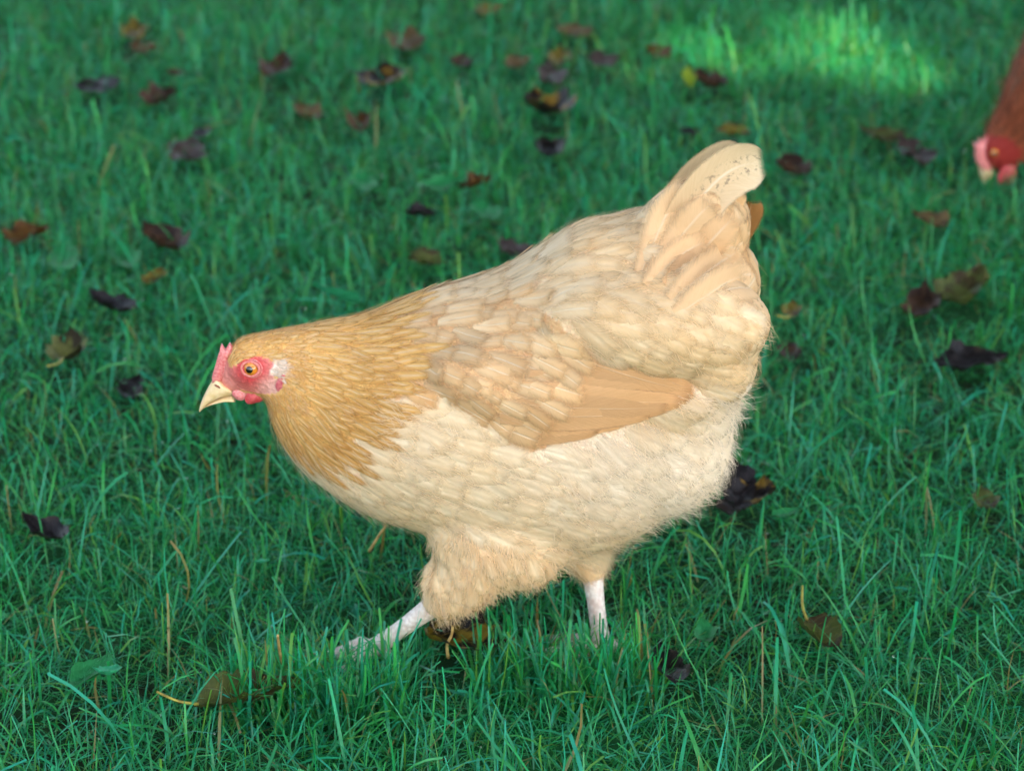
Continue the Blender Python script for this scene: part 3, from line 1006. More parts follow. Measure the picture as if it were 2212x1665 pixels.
    # far half of the tail
    tail_feather([(1490, 620), (1575, 530), (1612, 475), (1626, 432)], [0.012, 0.022, 0.026, 0.026], 0.030, 'tail', br, (0.25, -1, 0.1), 0.18)
    tail_feather([(1400, 560), (1445, 455), (1503, 378), (1560, 340), (1604, 330)], [0.002, 0.006, 0.008, 0.008, 0.008], 0.030, 'tail', tl * np.array([.92, .86, .78]), (-0.15, 1, -0.2), 0.20, tl * 0.98)
    tail_feather([(1430, 590), (1490, 480), (1550, 400), (1600, 362)], [0.004, 0.008, 0.012, 0.012], 0.036, 'tail', tc * np.array([.9, .8, .68]), (0.1, -1, 0.1), 0.12)
    # near half: the curled speckled feather and the one under it
    tail_feather([(1440, 590), (1480, 485), (1528, 412), (1588, 364), (1652, 350)], [-0.008, -0.016, -0.014, -0.008, -0.004], 0.042, 'tail_speck', tc, (0.05, -1, 0.15), -0.16, tl)
    tail_feather([(1450, 600), (1500, 505), (1552, 440), (1606, 398)], [-0.006, -0.014, -0.013, -0.008], 0.038, 'tail', tc * np.array([1, .94, .86]), (0.05, -1, 0.1), 0.10)
    # broad coverts wrapped over the foot of the tail
    for pth, W, cc in (([(1385, 590), (1415, 515), (1452, 445), (1496, 388)], 0.034, tc * 1.06), ([(1410, 600), (1455, 530), (1505, 468), (1545, 428)], 0.036, tc * 1.02),
                       ([(1440, 620), (1495, 560), (1550, 500), (1590, 455)], 0.038, tc * np.array([1, .96, .92])), ([(1450, 650), (1505, 605), (1560, 560), (1604, 525)], 0.040, tc),
                       ([(1460, 680), (1515, 645), (1570, 612), (1612, 590)], 0.038, tc * 1.05), ([(1400, 620), (1440, 575), (1490, 535), (1535, 512)], 0.034, tc * 1.08)):
        pts = []; last = -0.02
        for t, (x, y) in enumerate(pth):
            d = ray(x, y).normalized(); h = bvh.ray_cast(CAM, d)
            if h[0] is not None and h[0].y < 0.02:
                q = h[0] + (h[1] + Vector((0, -1.5, 0))).normalized() * (0.0015 + 0.0016 * t); last = q.y
            else: q = at(x, y, last + 0.004)
            pts.append(np.array(q))
        free_feather('tail_covert', pts, W, tail, M['tailc'], np.clip(cc, 0, .95), (0.08, -1, 0.15), 0.10, 14, 7, shape='round')
    # ---- down: fine barbs that soften the whole bird, long on the belly and vent
    P, Q = sample(V, N, T, 120000, g)
    R, X, Yp = classify(P)
    DW = {  # chance, length, width, stand-off
        'fluff': (0.22, 0.022, 0.00036, 0.30), 'thigh': (0.35, 0.016, 0.00040, 0.22), 'breast': (0.12, 0.016, 0.00035, 0.14), 'saddle': (0.07, 0.016, 0.00035, 0.16),
        'back': (0.06, 0.012, 0.00035, 0.12), 'hackle': (0.14, 0.016, 0.00035, 0.12), 'head': (1.0, 0.0065, 0.0004, 0.20), 'tuft': (1.0, 0.0085, 0.0005, 0.45), 'covert': (0.04, 0.010, 0.00035, 0.12)}
    keep = g.random(len(P)) < np.array([DW[r][0] if r in DW else 0 for r in R])
    P, Q, R, X, Yp = P[keep], Q[keep], R[keep], X[keep], Yp[keep]
    far = (R == 'thigh')
    D = np.array([direction(P[i], Vector(Q[i]), R[i], X[i], Yp[i]) for i in range(len(P))])
    D += g.normal(size=D.shape) * 0.16
    # tufts: barbs of one small neighbourhood lean the same way
    cellid = (np.floor(P[:, 0] / 0.012).astype(int) * 73856093) ^ (np.floor(P[:, 1] / 0.012).astype(int) * 19349663) ^ (np.floor(P[:, 2] / 0.012).astype(int) * 83492791)
    u, inv = np.unique(cellid, return_inverse=True)
    D += (g.normal(size=(len(u), 3)) * 0.20)[inv]
    D -= Q * (D * Q).sum(1)[:, None]; D /= np.linalg.norm(D, axis=1)[:, None] + 1e-9
    L = np.array([DW[r][1] for r in R]) * (0.55 + 0.75 * g.random(len(P)))
    W = np.array([DW[r][2] for r in R])
    LI = np.array([DW[r][3] for r in R]) * (0.4 + 0.9 * g.random(len(P)))
    grow = np.clip((np.hypot(X - 540, Yp - 780) - 60) / 180, 0, 1)
    L = np.where(R == 'hackle', L * (0.5 + 0.5 * grow), L)
    cm = {'fluff': 'fluff', 'thigh': 'thigh', 'breast': 'breast', 'saddle': 'saddle', 'back': 'back', 'hackle': 'hackle', 'head': 'head', 'tuft': 'white', 'covert': 'covert'}
    C = np.array([BUFF[cm[r]] for r in R]) * (0.94 + 0.12 * g.random((len(P), 1)))
    fl = flank(X, Yp)[:, None]; bf = buff(X, Yp)[:, None]
    C = np.where(np.isin(R, ['breast', 'fluff'])[:, None], ((np.array(BUFF['breast']) * (1 - fl) + np.array(BUFF['fluff']) * fl) * (1 - bf) + np.array(BUFF['saddle']) * bf) * (0.94 + 0.12 * g.random((len(P), 1))), C)
    deep = (np.clip((Yp - 730) / 220, 0, 1) * grow * (R == 'hackle'))[:, None]
    C = C * (1 - deep * 0.7) + np.array(BUFF['hackle_tip']) * deep * 0.7
    hi = (g.random(len(P)) < 0.35)[:, None]
    C = np.where(hi, C * 0.6 + np.array(BUFF['white']) * 0.4, C)
    Vs, Fs, Cs = strands(P + Q * np.where(np.isin(R, ['breast', 'saddle', 'back', 'hackle', 'covert']), 0.0026, 0.0006)[:, None], Q, D, L, W, np.clip(C, 0, 0.95), LI, g)
    o = link('down', mesh_np('down', Vs, Fs, Cs), hen, M['down'])
    tag(o, kind='stuff')

    # ---- head furniture
    comb = [(459, 824), (458, 812), (463, 795), (468, 778), (472, 763), (476, 755), (476, 748), (479, 740), (483, 747), (488, 753), (492, 746), (497, 738), (502, 745), (506, 750),
            (504, 762), (497, 775), (490, 790), (484, 805), (478, 820)]
    extrude_outline('comb', [at(x, y, 0) for x, y in comb], -0.002, 0.0075, hen, M['comb'])
    up = [(463, 812, 516, 847, .0095), (455, 826, 498, 851, .0085), (446, 842, 474, 858, .0066), (438, 859, 454, 869, .0045), (432, 876, 440, 881, .0022), (430, 889, 432, 889, .0006)]
    V2, F2, _, _ = loft_px(up, 0.0, 26, 20)
    beak = link('beak', mesh_py('beak', V2, F2), hen, M['beak'])
    lo = [(500, 848, 512, 866, .0085), (480, 853, 488, 867, .0068), (462, 862, 466, 872, .0048), (448, 872, 450, 877, .0025), (441, 879, 442, 881, .0008)]
    V2, F2, _, _ = loft_px(lo, 0.0, 20, 16)
    link('lower_mandible', mesh_py('lower_mandible', V2, F2), hen, M['beak'])
    bb = BVHTree.FromPolygons([tuple(v) for v in beak.data.vertices and [w.co[:] for w in beak.data.vertices]], [tuple(f.vertices) for f in beak.data.polygons])
    hb = bb.ray_cast(CAM, ray(471, 835).normalized())
    hp = hb[0] if hb[0] is not None else at(471, 835, -0.006)
    for s in (1, -1):
        blob('nostril', (hp.x, hp.y * s, hp.z), (0.0034, 0.0011, 0.0009), frame_from((0.5, 0.0, 0.85)), beak, M['nostril'], 0.05)
    e, n = hit(541, 797)
    n = Vector((-0.22, -1.0, 0.16)).normalized()
    for s in (1, -1):
        nn = Vector((n.x, n.y * s, n.z)); ec = Vector((e.x, e.y * s, e.z)) - nn * 0.0028
        Ve, Fe = ellipsoid((0, 0, 0), (0.0062, 0.0062, 0.0062), None, 18, 28)
        eye = link('eye', mesh_py('eye', [np.array(ec) + np.array(v) for v in Ve], Fe), hen, M['eye'])
        ax = frame_from(nn)
        Vp, Fp = ellipsoid((0, 0, 0), (0.0029, 0.0029, 0.0012), None, 12, 20)
        link('pupil', mesh_py('pupil', [np.array(ec + nn * 0.0056) + np.array(ax).T @ np.array(v) for v in Vp], Fp), eye, M['pupil'])
        for rad, th, off in ((0.0068, 0.0012, 0.0026), (0.0084, 0.0007, 0.0010)):
            ring = [ec + nn * off + (Vector(ax[0]) * math.cos(t) * rad * 1.06 + Vector(ax[1]) * math.sin(t) * rad * 0.86) for t in np.linspace(0, 2 * math.pi, 41)]
            vt, ft = tube(ring, [th] * 41, 10, cap=False)
            link('eyelid', mesh_py('eyelid', vt, ft), eye, M['eyelid'] if rad < 0.008 else M['comb'])
    for s in (-1, 1):
        blob('wattle', tuple(at(519, 853, -0.009) if s < 0 else at(519, 853, -0.009) + Vector((0, 0.018, 0))), (0.0062, 0.0030, 0.0046), frame_from((0.1, 0.15 * s, 1)), hen, M['comb'], 0.12, 3)
        blob('wattle', tuple(at(548, 858, -0.0115) if s < 0 else at(548, 858, -0.0115) + Vector((0, 0.023, 0))), (0.0074, 0.0030, 0.0054), frame_from((-0.25, 0.15 * s, 1)), hen, M['wattle'], 0.14, 4)
        h, n2 = hit(607, 826)
        blob('ear_lobe', (h.x, h.y * -s, h.z), (0.0032, 0.0014, 0.0072), frame_from((0.35, 0.0, 1)), hen, M['earlobe'], 0.16, 8)

    # ---- legs
    hk = at(938, 1306, yT); an = at(806, 1402, -0.030)
    tz = lambda x, y, Y, z: Vector((at(x, y, Y).x, Y, z))
    build_leg(hk, an, None, [at(676, 1434, -0.026), tz(715, 1450, -0.070, 0.012), tz(735, 1415, -0.010, 0.012)], tz(862, 1440, -0.036, 0.012), hen)
    hk = at(1279, 1234, yF); an = at(1300, 1404, -0.012)
    an.z = max(an.z, 0.012)
    toes = [Vector((an.x - 0.062, an.y - 0.004, 0.007)), Vector((an.x - 0.042, an.y - 0.036, 0.007)), Vector((an.x - 0.044, an.y + 0.032, 0.007))]
    build_leg(hk, an, None, toes, Vector((an.x + 0.028, an.y + 0.004, 0.007)), hen)
    print('feathers', {k: len(v) for k, v in made.items()}, 'down', len(P), 'body verts', len(V), 'ankle z', [round(at(806, 1400, -0.034).z, 3), round(at(672, 1432, -0.03).z, 3), round(an.z, 3)])
    return hen
build_hen()

# ---------------------------------------------- the red-brown hen reaching in at the right edge
def build_second_hen():
    g = np.random.default_rng(9)
    Y0 = 1.16
    hen = empty('hen', (0.93, Y0, 0.0))
    tag(hen, 'red-brown hen at the right edge, only its lowered red face and neck in view', 'hen')
    st = [(2118, 332, 2146, 372, .010), (2116, 302, 2172, 372, .016), (2130, 266, 2206, 362, .021), (2150, 225, 2232, 345, .026), (2172, 165, 2258, 322, .036),
          (2200, 100, 2292, 300, .054), (2252, 22, 2340, 285, .078), (2340, -48, 2402, 276, .098), (2460, -88, 2492, 270, .105), (2590, -108, 2602, 258, .102),
          (2690, -150, 2690, 222, .084), (2770, -170, 2752, 140, .055), (2812, -130, 2802, 0, .02)]
    V, F, LP, LF = loft_px(st, Y0, 60, 36, 0.004)
    parts = [(V, F)]
    for s in (-1, 1):
        c = at(2530, 120, Y0)
        parts.append(ellipsoid((c.x, Y0 + s * 0.082, c.z), (0.12, 0.028, 0.05), None, 14, 20))
        c = at(2480 + 40 * s, 260, Y0)
        parts.append(tube(catmull([(c.x, Y0 + s * 0.045, c.z + 0.05), (c.x, Y0 + s * 0.045, c.z + 0.01), (c.x + 0.012, Y0 + s * 0.045, c.z - 0.03)], 8), np.linspace(0.045, 0.011, 8), 14))
    me = fuse(parts, 0.004, 4)
    V, N, T = tri_data(me)
    px, py = grid_of(V)
    rust = np.array(lin(146, 80, 52)); deepr = np.array(lin(112, 56, 38)); red = np.array(lin(150, 48, 44)); pk = np.array(lin(200, 120, 112))
    dh = np.hypot(V[:, 0] - at(2150, 335, Y0).x, V[:, 2] - at(2150, 335, Y0).z)
    face = dh < 0.030
    C = np.where(face[:, None], red, rust)
    ca = me.color_attributes.new('Col', 'FLOAT_COLOR', 'POINT')
    c4 = np.ones((len(V), 4), np.float32); c4[:, :3] = C
    ca.data.foreach_set('color', c4.ravel())
    link('body', me, hen, M['body'])
    bvh = BVHTree.FromPolygons([tuple(v) for v in V], [tuple(t) for t in T])
    kd = KDTree(len(LP))
    for i, q in enumerate(LP): kd.insert(q, i)
    kd.balance()
    P, Q = sample(V, N, T, 9000, g)
    d = np.hypot(P[:, 0] - at(2150, 335, Y0).x, P[:, 2] - at(2150, 335, Y0).z)
    sel = (d > 0.026)
    P, Q, d = P[sel], Q[sel], d[sel]
    k = np.clip((d - 0.026) / 0.16, 0, 1)
    idx = thin(P, 0.006 + 0.010 * k)
    bags = {'hackle': [], 'covert': []}
    shown = []
    for i in idx:
        _, j, _ = kd.find(P[i])
        n = Vector(Q[i]); f = Vector(LF[j]); f -= n * f.dot(n); f.normalize()
        f = Matrix.Rotation(0.12 * g.normal(), 3, n) @ f
        hk = k[i] < 0.7
        L = 0.014 + 0.030 * k[i]; W = (0.006 + 0.006 * k[i]) if hk else 0.023
        fv = lay_feather(bvh, P[i], f, L, W, 0.001, 0.003 + 0.004 * k[i], 'lance' if hk else 'round')
        t = g.random()
        neck = np.array(lin(150, 106, 84)) if k[i] > 0.3 else rust
        col = (neck * (1 - t) + deepr * t) * np.ones((40, 1))
        x = P[i][0]
        if hk and P[i][1] < Y0 and len(shown) < 120: shown.append((fv, col))
        else: bags['hackle' if hk else 'covert'].append((fv, col))
    for fv, col in shown: link('hackle_feather', mesh_np('hackle_feather', fv, F85, col, UV85), hen, M['contour'])
    for m, b in bags.items():
        o = join_feathers('plumage', b, hen, M['contour'])
        if o: tag(o, kind='stuff')
    P, Q = sample(V, N, T, 9000, g)
    d = np.hypot(P[:, 0] - at(2150, 335, Y0).x, P[:, 2] - at(2150, 335, Y0).z)
    P, Q = P[d > 0.028], Q[d > 0.028]
    D = np.array([LF[kd.find(p)[1]] for p in P]) + g.normal(size=P.shape) * 0.2
    n = len(P)
    Vs, Fs, Cs = strands(P + Q * 0.002, Q, D, 0.012 + 0.010 * g.random(n), np.full(n, 0.0006), np.tile(rust, (n, 1)) * (0.8 + 0.5 * g.random((n, 1))), np.full(n, 0.4), g)
    tag(link('down', mesh_np('down', Vs, Fs, Cs), hen, M['down']), kind='stuff')
    comb = [(2140, 372), (2122, 366), (2108, 350), (2104, 332), (2106, 318), (2100, 306), (2112, 308), (2114, 294), (2122, 304), (2130, 288), (2136, 300), (2140, 320), (2138, 345)]
    extrude_outline('comb', [at(x, y, Y0) for x, y in comb], Y0 - 0.004, 0.009, hen, M['comb'])
    bk = [(2116, 352, 2150, 374, .009), (2114, 368, 2142, 382, .0065), (2118, 386, 2132, 392, .0036), (2124, 402, 2127, 403, .0006)]
    V2, F2, _, _ = loft_px(bk, Y0, 20, 16)
    link('beak', mesh_py('beak', V2, F2), hen, M['beak'])
    for s in (-1, 1):
        blob('wattle', tuple(at(2176, 378, Y0 + s * 0.010)), (0.011, 0.0035, 0.013), frame_from((0.2, 0.1 * s, 1)), hen, M['wattle'], 0.14, 4)
        e = at(2148, 330, Y0 + s * 0.017)
        Ve, Fe = ellipsoid(e, (0.005, 0.005, 0.005), None, 12, 16)
        eye = link('eye', mesh_py('eye', Ve, Fe), hen, M['eye'])
        Ve, Fe = ellipsoid(e + Vector((0, s * 0.0042, 0)), (0.0026, 0.0014, 0.0026), None, 10, 14)
        link('pupil', mesh_py('pupil', Ve, Fe), eye, M['pupil'])
        c = at(2480 + 40 * s, 260, Y0)
        hk = Vector((c.x + 0.012, Y0 + s * 0.045, c.z - 0.025)); an = Vector((c.x, Y0 + s * 0.045, 0.013))
        build_leg(hk, an, None, [an + Vector((-0.06, 0, -0.006)), an + Vector((-0.042, -0.03, -0.006)), an + Vector((-0.042, 0.03, -0.006))], an + Vector((0.028, 0, -0.006)), hen)
    rc = np.array(lin(128, 64, 36))
    for i in range(6):
        for s in (-1, 1):
            b = at(2720, -40, Y0); t = at(2800 + 18 * i, -330 + 55 * i, Y0)
            pts = [np.array((b.x, Y0 + s * 0.01, b.z)), np.array(((b.x + t.x) / 2, Y0 + s * (0.02 + 0.004 * i), (b.z + t.z) / 2 + 0.01)), np.array((t.x, Y0 + s * (0.02 + 0.006 * i), t.z))]
            free_feather('tail_feather', pts, 0.04, hen, M['tail'], rc * (0.8 + 0.05 * i), (0.1, s, 0.1), 0.1, 12, 5)
build_second_hen()

# ------------------------------------------------------------------ fallen leaves and broad-leaved weeds
LM = {
    'black': mat_leaf('leaf_black', (0.006, 0.005, 0.005), (0.014, 0.011, 0.012), (0.03, 0.022, 0.015), 0.62, 0.30),
    'black_yellow': mat_leaf('leaf_black_yellow', (0.008, 0.006, 0.006), (0.018, 0.013, 0.012), (0.20, 0.12, 0.015), 0.58, 0.30),
    'brown': mat_leaf('leaf_brown', (0.035, 0.018, 0.010), (0.07, 0.035, 0.018), (0.02, 0.011, 0.008), 0.55, 0.42),
    'rust': mat_leaf('leaf_rust', (0.060, 0.024, 0.006), (0.090, 0.044, 0.009), (0.022, 0.010, 0.005), 0.58, 0.45),
    'tan': mat_leaf('leaf_tan', (0.090, 0.060, 0.026), (0.120, 0.084, 0.035), (0.037, 0.022, 0.011), 0.58, 0.5),
    'yellow': mat_leaf('leaf_yellow', (0.120, 0.095, 0.014), (0.150, 0.119, 0.022), (0.037, 0.022, 0.006), 0.56, 0.42),
    'olive': mat_leaf('leaf_olive', (0.045, 0.062, 0.014), (0.075, 0.090, 0.022), (0.035, 0.024, 0.010), 0.56, 0.42),
    'purple': mat_leaf('leaf_purple', (0.045, 0.032, 0.030), (0.075, 0.055, 0.05), (0.03, 0.02, 0.016), 0.55, 0.38),
    'lime': mat_leaf('leaf_lime', (0.12, 0.20, 0.01), (0.15, 0.22, 0.02), (0.10, 0.16, 0.01), 0.6, 0.42),
    'yellow_black': mat_leaf('leaf_yellow_black', (0.16, 0.11, 0.012), (0.22, 0.15, 0.02), (0.012, 0.009, 0.008), 0.50, 0.32),
    'yellow_green': mat_leaf('leaf_yellow_green', (0.105, 0.119, 0.031), (0.127, 0.135, 0.044), (0.022, 0.016, 0.009), 0.55, 0.42),
    'green': mat_leaf('weed_green', (0.014, 0.16, 0.045), (0.018, 0.19, 0.06), (0.012, 0.12, 0.03), 0.6, 0.40),
    'pale_green': mat_leaf('weed_pale_green', (0.030, 0.34, 0.15), (0.045, 0.38, 0.19), (0.02, 0.28, 0.11), 0.6, 0.42),
}
CLEAR = []          # (x, y, radius) kept nearly free of blades
def leaf_mesh(L, W, lobes, curl, bend, g, crumple):
    nr, nc = 15, 9
    V = np.zeros((nr, nc, 3))
    ph = g.uniform(0, 6, 4)
    for i, v in enumerate(np.linspace(0, 1, nr)):
        prof = math.sin(math.pi * min(1, v * 0.97 + 0.03) ** 0.80) ** 0.75
        if lobes: prof *= 0.72 + 0.34 * abs(math.sin(v * math.pi * lobes + 0.4))
        else: prof *= 1 + 0.07 * math.sin(v * 40 + ph[3]) + 0.06 * math.sin(v * 13 + ph[2])
        for j, u in enumerate(np.linspace(-1, 1, nc)):
            x = (v - 0.5) * L + 0.05 * L * math.sin(6 * u + ph[3]) * abs(u); y = u * prof * W / 2 * (1 + 0.12 * math.sin(5 * v + ph[1]) * (1 if u > 0 else -1)) + 0.06 * L * math.sin(3 * v + ph[0])
            a = abs(u) * prof * curl
            z = abs(u) * prof * W / 2 * math.sin(a) + bend * L * (v - 0.5) ** 2 * 2
            y *= math.cos(a * 0.6)
            z += crumple * L * (0.5 * math.sin(9 * v + 4 * u + ph[0]) * math.sin(5 * u + ph[1]) + 0.35 * math.sin(17 * v + ph[2]) * u)
            V[i, j] = (x, y, z)
    return V.reshape(-1, 3), grid_faces(nr, nc), feather_uv(nr, nc, np.linspace(0, 1, nr))

def leaf(px, py, wpx, hpx, mat, label, lobes=0, curl=0.5, bend=0.15, rot=None, tilt=0.0, roll=0.0, stem=0.0, z=0.030, name='fallen_leaf', cat='leaf', group='leaves fallen on the lawn', crumple=0.08, clear=0.62, seed=None):
    g = np.random.default_rng(seed if seed is not None else int(px * 7 + py * 13))
    c = on_ground(px, py, z)
    sc_ = (c - CAM).dot(FWD) * HALF / 1106                     # metres per grid unit there
    el = math.atan2(CAM.z - c.z, c.y - CAM.y)
    wx = wpx * sc_; wy = hpx * sc_ / math.sin(el)              # footprint on the lawn
    if rot is None: rot = g.uniform(-0.5, 0.5)
    if wy > wx * 1.15: L, W, rot = wy, wx, rot + math.pi / 2
    else: L, W = wx, min(wy, wx * 0.95)
    W = max(W, 0.45 * L)
    if cat == 'weed': W = min(W, 0.5 * L)
    V, F, U = leaf_mesh(L, W, lobes, curl, bend, g, crumple)
    R = Matrix.Rotation(rot, 3, 'Z') @ Matrix.Rotation(tilt, 3, 'Y') @ Matrix.Rotation(roll, 3, 'X')
    Rn = np.array(R)
    V = V @ Rn.T
    me = mesh_np(name, V, F, None, U)
    o = link(name, me, None, LM[mat])
    o.location = c
    if o.location.z + V[:, 2].min() < 0.004: o.location.z = 0.004 - V[:, 2].min()
    tag(o, label, cat, group)
    if stem:
        p = [Rn @ np.array(q) for q in [(-L / 2, 0, bend * L * 0.5), (-L / 2 - stem * 0.5, 0.004, bend * L * 0.5 + 0.004), (-L / 2 - stem, 0.012, bend * L * 0.5 + 0.012)]]
        v, f = tube(catmull(p, 8), np.linspace(0.0013, 0.0010, 8), 8)
        s = bpy.data.objects.new('stem', mesh_py('stem', v, f)); s.data.materials.append(M['stem'])
        COL.objects.link(s); s.parent = o
    CLEAR.append((c.x, c.y, max(L, W) * 0.5 * clear))
    return o

leaf(605, 150, 80, 45, 'brown', 'dark brown lobed leaf near the top, left of the yellow-blotched black leaf', 3, 0.5, 0.2)
leaf(218, 184, 95, 36, 'black', 'flat black leaf at the upper left, left of the two brown ones', 0, 0.2, 0.05, rot=0.15)
leaf(345, 215, 85, 40, 'brown', 'brown leaf with turned-up rim beside the flat black leaf, upper left', 2, 0.8, 0.2)
leaf(380, 160, 36, 18, 'brown', 'tiny brown leaf just above the turned-up brown leaf, upper left', 0, 0.5)
leaf(820, 176, 120, 46, 'black_yellow', 'broad black leaf with yellow blotches, top centre left of the hen tail', 3, 0.5, 0.25, stem=0.03)
leaf(880, 92, 95, 46, 'tan', 'tan yellow leaf near the top edge above the yellow-blotched black leaf', 2, 0.4)
leaf(285, 70, 50, 40, 'yellow', 'small yellow leaf near the top left corner, upper of two', 0, 0.4)
leaf(300, 108, 50, 32, 'rust', 'small orange leaf near the top left corner, lower of two', 0, 0.4)
leaf(658, 248, 66, 40, 'tan', 'crumpled pale tan leaf left of the curled orange-brown leaf', 2, 0.6, crumple=0.09)
leaf(775, 270, 78, 34, 'rust', 'curled orange-brown leaf right of the crumpled pale tan leaf', 0, 1.2, 0.1, rot=0.1)
leaf(1185, 242, 125, 52, 'black_yellow', 'large black and yellow folded leaf above the middle of the hen back', 2, 0.9, 0.35, rot=0.3, crumple=0.08)
leaf(1025, 402, 68, 34, 'rust', 'rusty twisted leaf standing up behind the hen back', 0, 1.0, 0.3, rot=-0.6)
leaf(405, 330, 95, 52, 'purple', 'dull grey-purple leaf lying flat in the left background', 2, 0.3)
leaf(432, 290, 44, 22, 'black', 'small black leaf just above the dull grey-purple leaf', 0, 0.6)
leaf(350, 533, 105, 62, 'brown', 'dark brown curled leaf left of the hen, level with its back', 2, 1.0, 0.35, crumple=0.08)
leaf(242, 665, 60, 56, 'black', 'nearly black upright leaf left of the hen head, above the yellow-green leaf', 0, 0.8, 0.3, rot=0.9)
leaf(142, 768, 105, 66, 'yellow_green', 'pale yellow-green curled leaf with long stem at the left edge', 3, 0.9, 0.35, stem=0.045, rot=0.1)
leaf(292, 842, 62, 52, 'black', 'dark leaf deep in the grass in front of the hen beak', 0, 0.5, z=0.018)
leaf(92, 1155, 76, 72, 'black', 'wrinkled black leaf standing in the grass at the lower left edge', 0, 0.7, 0.3, rot=0.8, crumple=0.08)
leaf(62, 512, 90, 44, 'rust', 'reddish brown leaf at the left edge, level with the hen back', 2, 0.5)
leaf(925, 567, 90, 34, 'olive', 'olive leaf close behind the hen back', 2, 0.6)
leaf(908, 464, 66, 26, 'black', 'thin black leaf above the olive leaf behind the hen back', 0, 0.6)
leaf(1120, 545, 60, 48, 'purple', 'reddish purple leaf half hidden by the hen back', 0, 0.5)
leaf(1182, 330, 84, 40, 'black', 'black shrivelled leaf right of centre, above the hen back', 0, 0.9, 0.3, crumple=0.1)
leaf(1578, 1034, 88, 62, 'black', 'jet black square leaf touching the rear fluff of the hen', 0, 0.3, 0.1, rot=0.1, tilt=-0.3, z=0.040, crumple=0.08)
leaf(1622, 1078, 110, 70, 'black_yellow', 'black leaf with orange blotches leaning under the jet black leaf', 2, 0.6, 0.25, rot=-0.3, z=0.032, crumple=0.10)
leaf(1580, 1096, 60, 40, 'purple', 'grey-mauve leaf lying below the black orange-blotched leaf', 0, 0.5, z=0.026)
leaf(2098, 782, 165, 50, 'black', 'long glossy blue-black leaf at the right edge', 0, 0.35, 0.08, rot=0.15)
leaf(1984, 668, 88, 76, 'brown', 'brown leaf with mauve underside right of the hen tail', 2, 0.7, 0.3, crumple=0.06)
leaf(2085, 640, 44, 90, 'olive', 'dark olive leaf on edge at the right, above the long black leaf', 0, 0.7, 0.3)
leaf(1712, 672, 48, 34, 'yellow', 'little yellow leaf on a stalk just right of the hen rump', 0, 0.6, stem=0.03)
leaf(1705, 764, 56, 42, 'brown', 'small dark brown leaf in the grass right of the hen rump', 0, 0.6, z=0.022)
leaf(1770, 1384, 100, 62, 'olive', 'cupped olive leaf with yellow stem at the lower right', 0, 1.3, 0.3, rot=math.pi + 0.35, stem=0.035, z=0.034, seed=4)
leaf(1447, 1442, 66, 84, 'black', 'dark shiny leaf lying right of the far foot of the hen', 0, 0.5, 0.2, z=0.028)
leaf(1010, 1384, 180, 100, 'yellow_black', 'large wet black and yellow leaf between the legs of the hen', 3, 0.6, 0.22, rot=-0.35, z=0.034, crumple=0.07, clear=0.95)
leaf(540, 1508, 230, 64, 'olive', 'long olive brown folded leaf in the foreground, below the front foot', 0, 0.8, 0.12, rot=0.42, z=0.028, stem=0.03, clear=0.4)
leaf(1715, 372, 84, 44, 'brown', 'dark brown ragged leaf just right of the tail tip', 3, 0.7, 0.3, crumple=0.08)
leaf(1895, 296, 78, 42, 'olive', 'olive brown leaf at the upper right, between the tail and the red hen', 2, 0.5)
leaf(1975, 335, 44, 56, 'purple', 'dull purple leaf at the upper right, left of the red hen beak', 0, 0.4)
leaf(2005, 480, 70, 38, 'tan', 'faded tan leaf at the right, below the red hen head', 0, 0.5)
leaf(1300, 134, 70, 34, 'purple', 'mauve-grey leaf at the top, right of the orange-yellow leaf', 0, 0.4)
leaf(1112, 140, 62, 28, 'tan', 'tan orange leaf at the top, left of the orange-yellow leaf', 2, 0.5)
leaf(1212, 130, 46, 36, 'yellow', 'orange-yellow leaf at the top, between a tan and a mauve-grey leaf', 0, 0.5)
leaf(1420, 116, 58, 26, 'rust', 'small orange leaf at the edge of the sunlit grass', 0, 0.6)
leaf(1056, 24, 60, 26, 'yellow', 'yellow leaf at the very top edge, centre', 0, 0.4)
leaf(1240, 70, 80, 28, 'tan', 'long tan leaf under the top edge, right of centre', 0, 0.3)
leaf(1000, 138, 48, 30, 'brown', 'small reddish brown leaf right of the yellow-blotched black leaf', 0, 0.5)
leaf(1490, 286, 40, 18, 'black', 'tiny black leaf above the tail root, behind the hen', 0, 0.4)
leaf(1585, 288, 76, 26, 'yellow', 'thin yellow leaf just above the tail tip', 0, 0.4)
leaf(332, 600, 44, 34, 'yellow', 'small yellow leaf between the dark curled leaf and the hen head', 0, 0.5)
leaf(2130, 1080, 60, 46, 'olive', 'small olive leaf at the right edge, below the long black leaf', 0, 0.4)
leaf(1535, 182, 60, 36, 'brown', 'brown leaf lying in the sunlit patch at the top', 0, 0.8, 0.3)
leaf(1488, 168, 30, 18, 'lime', 'bright lime leaf lit by the sun at the top', 0, 0.5, tilt=-0.5, z=0.04)
leaf(1190, 165, 26, 46, 'purple', 'narrow mauve leaf below the orange-yellow leaf at the top', 0, 0.4)
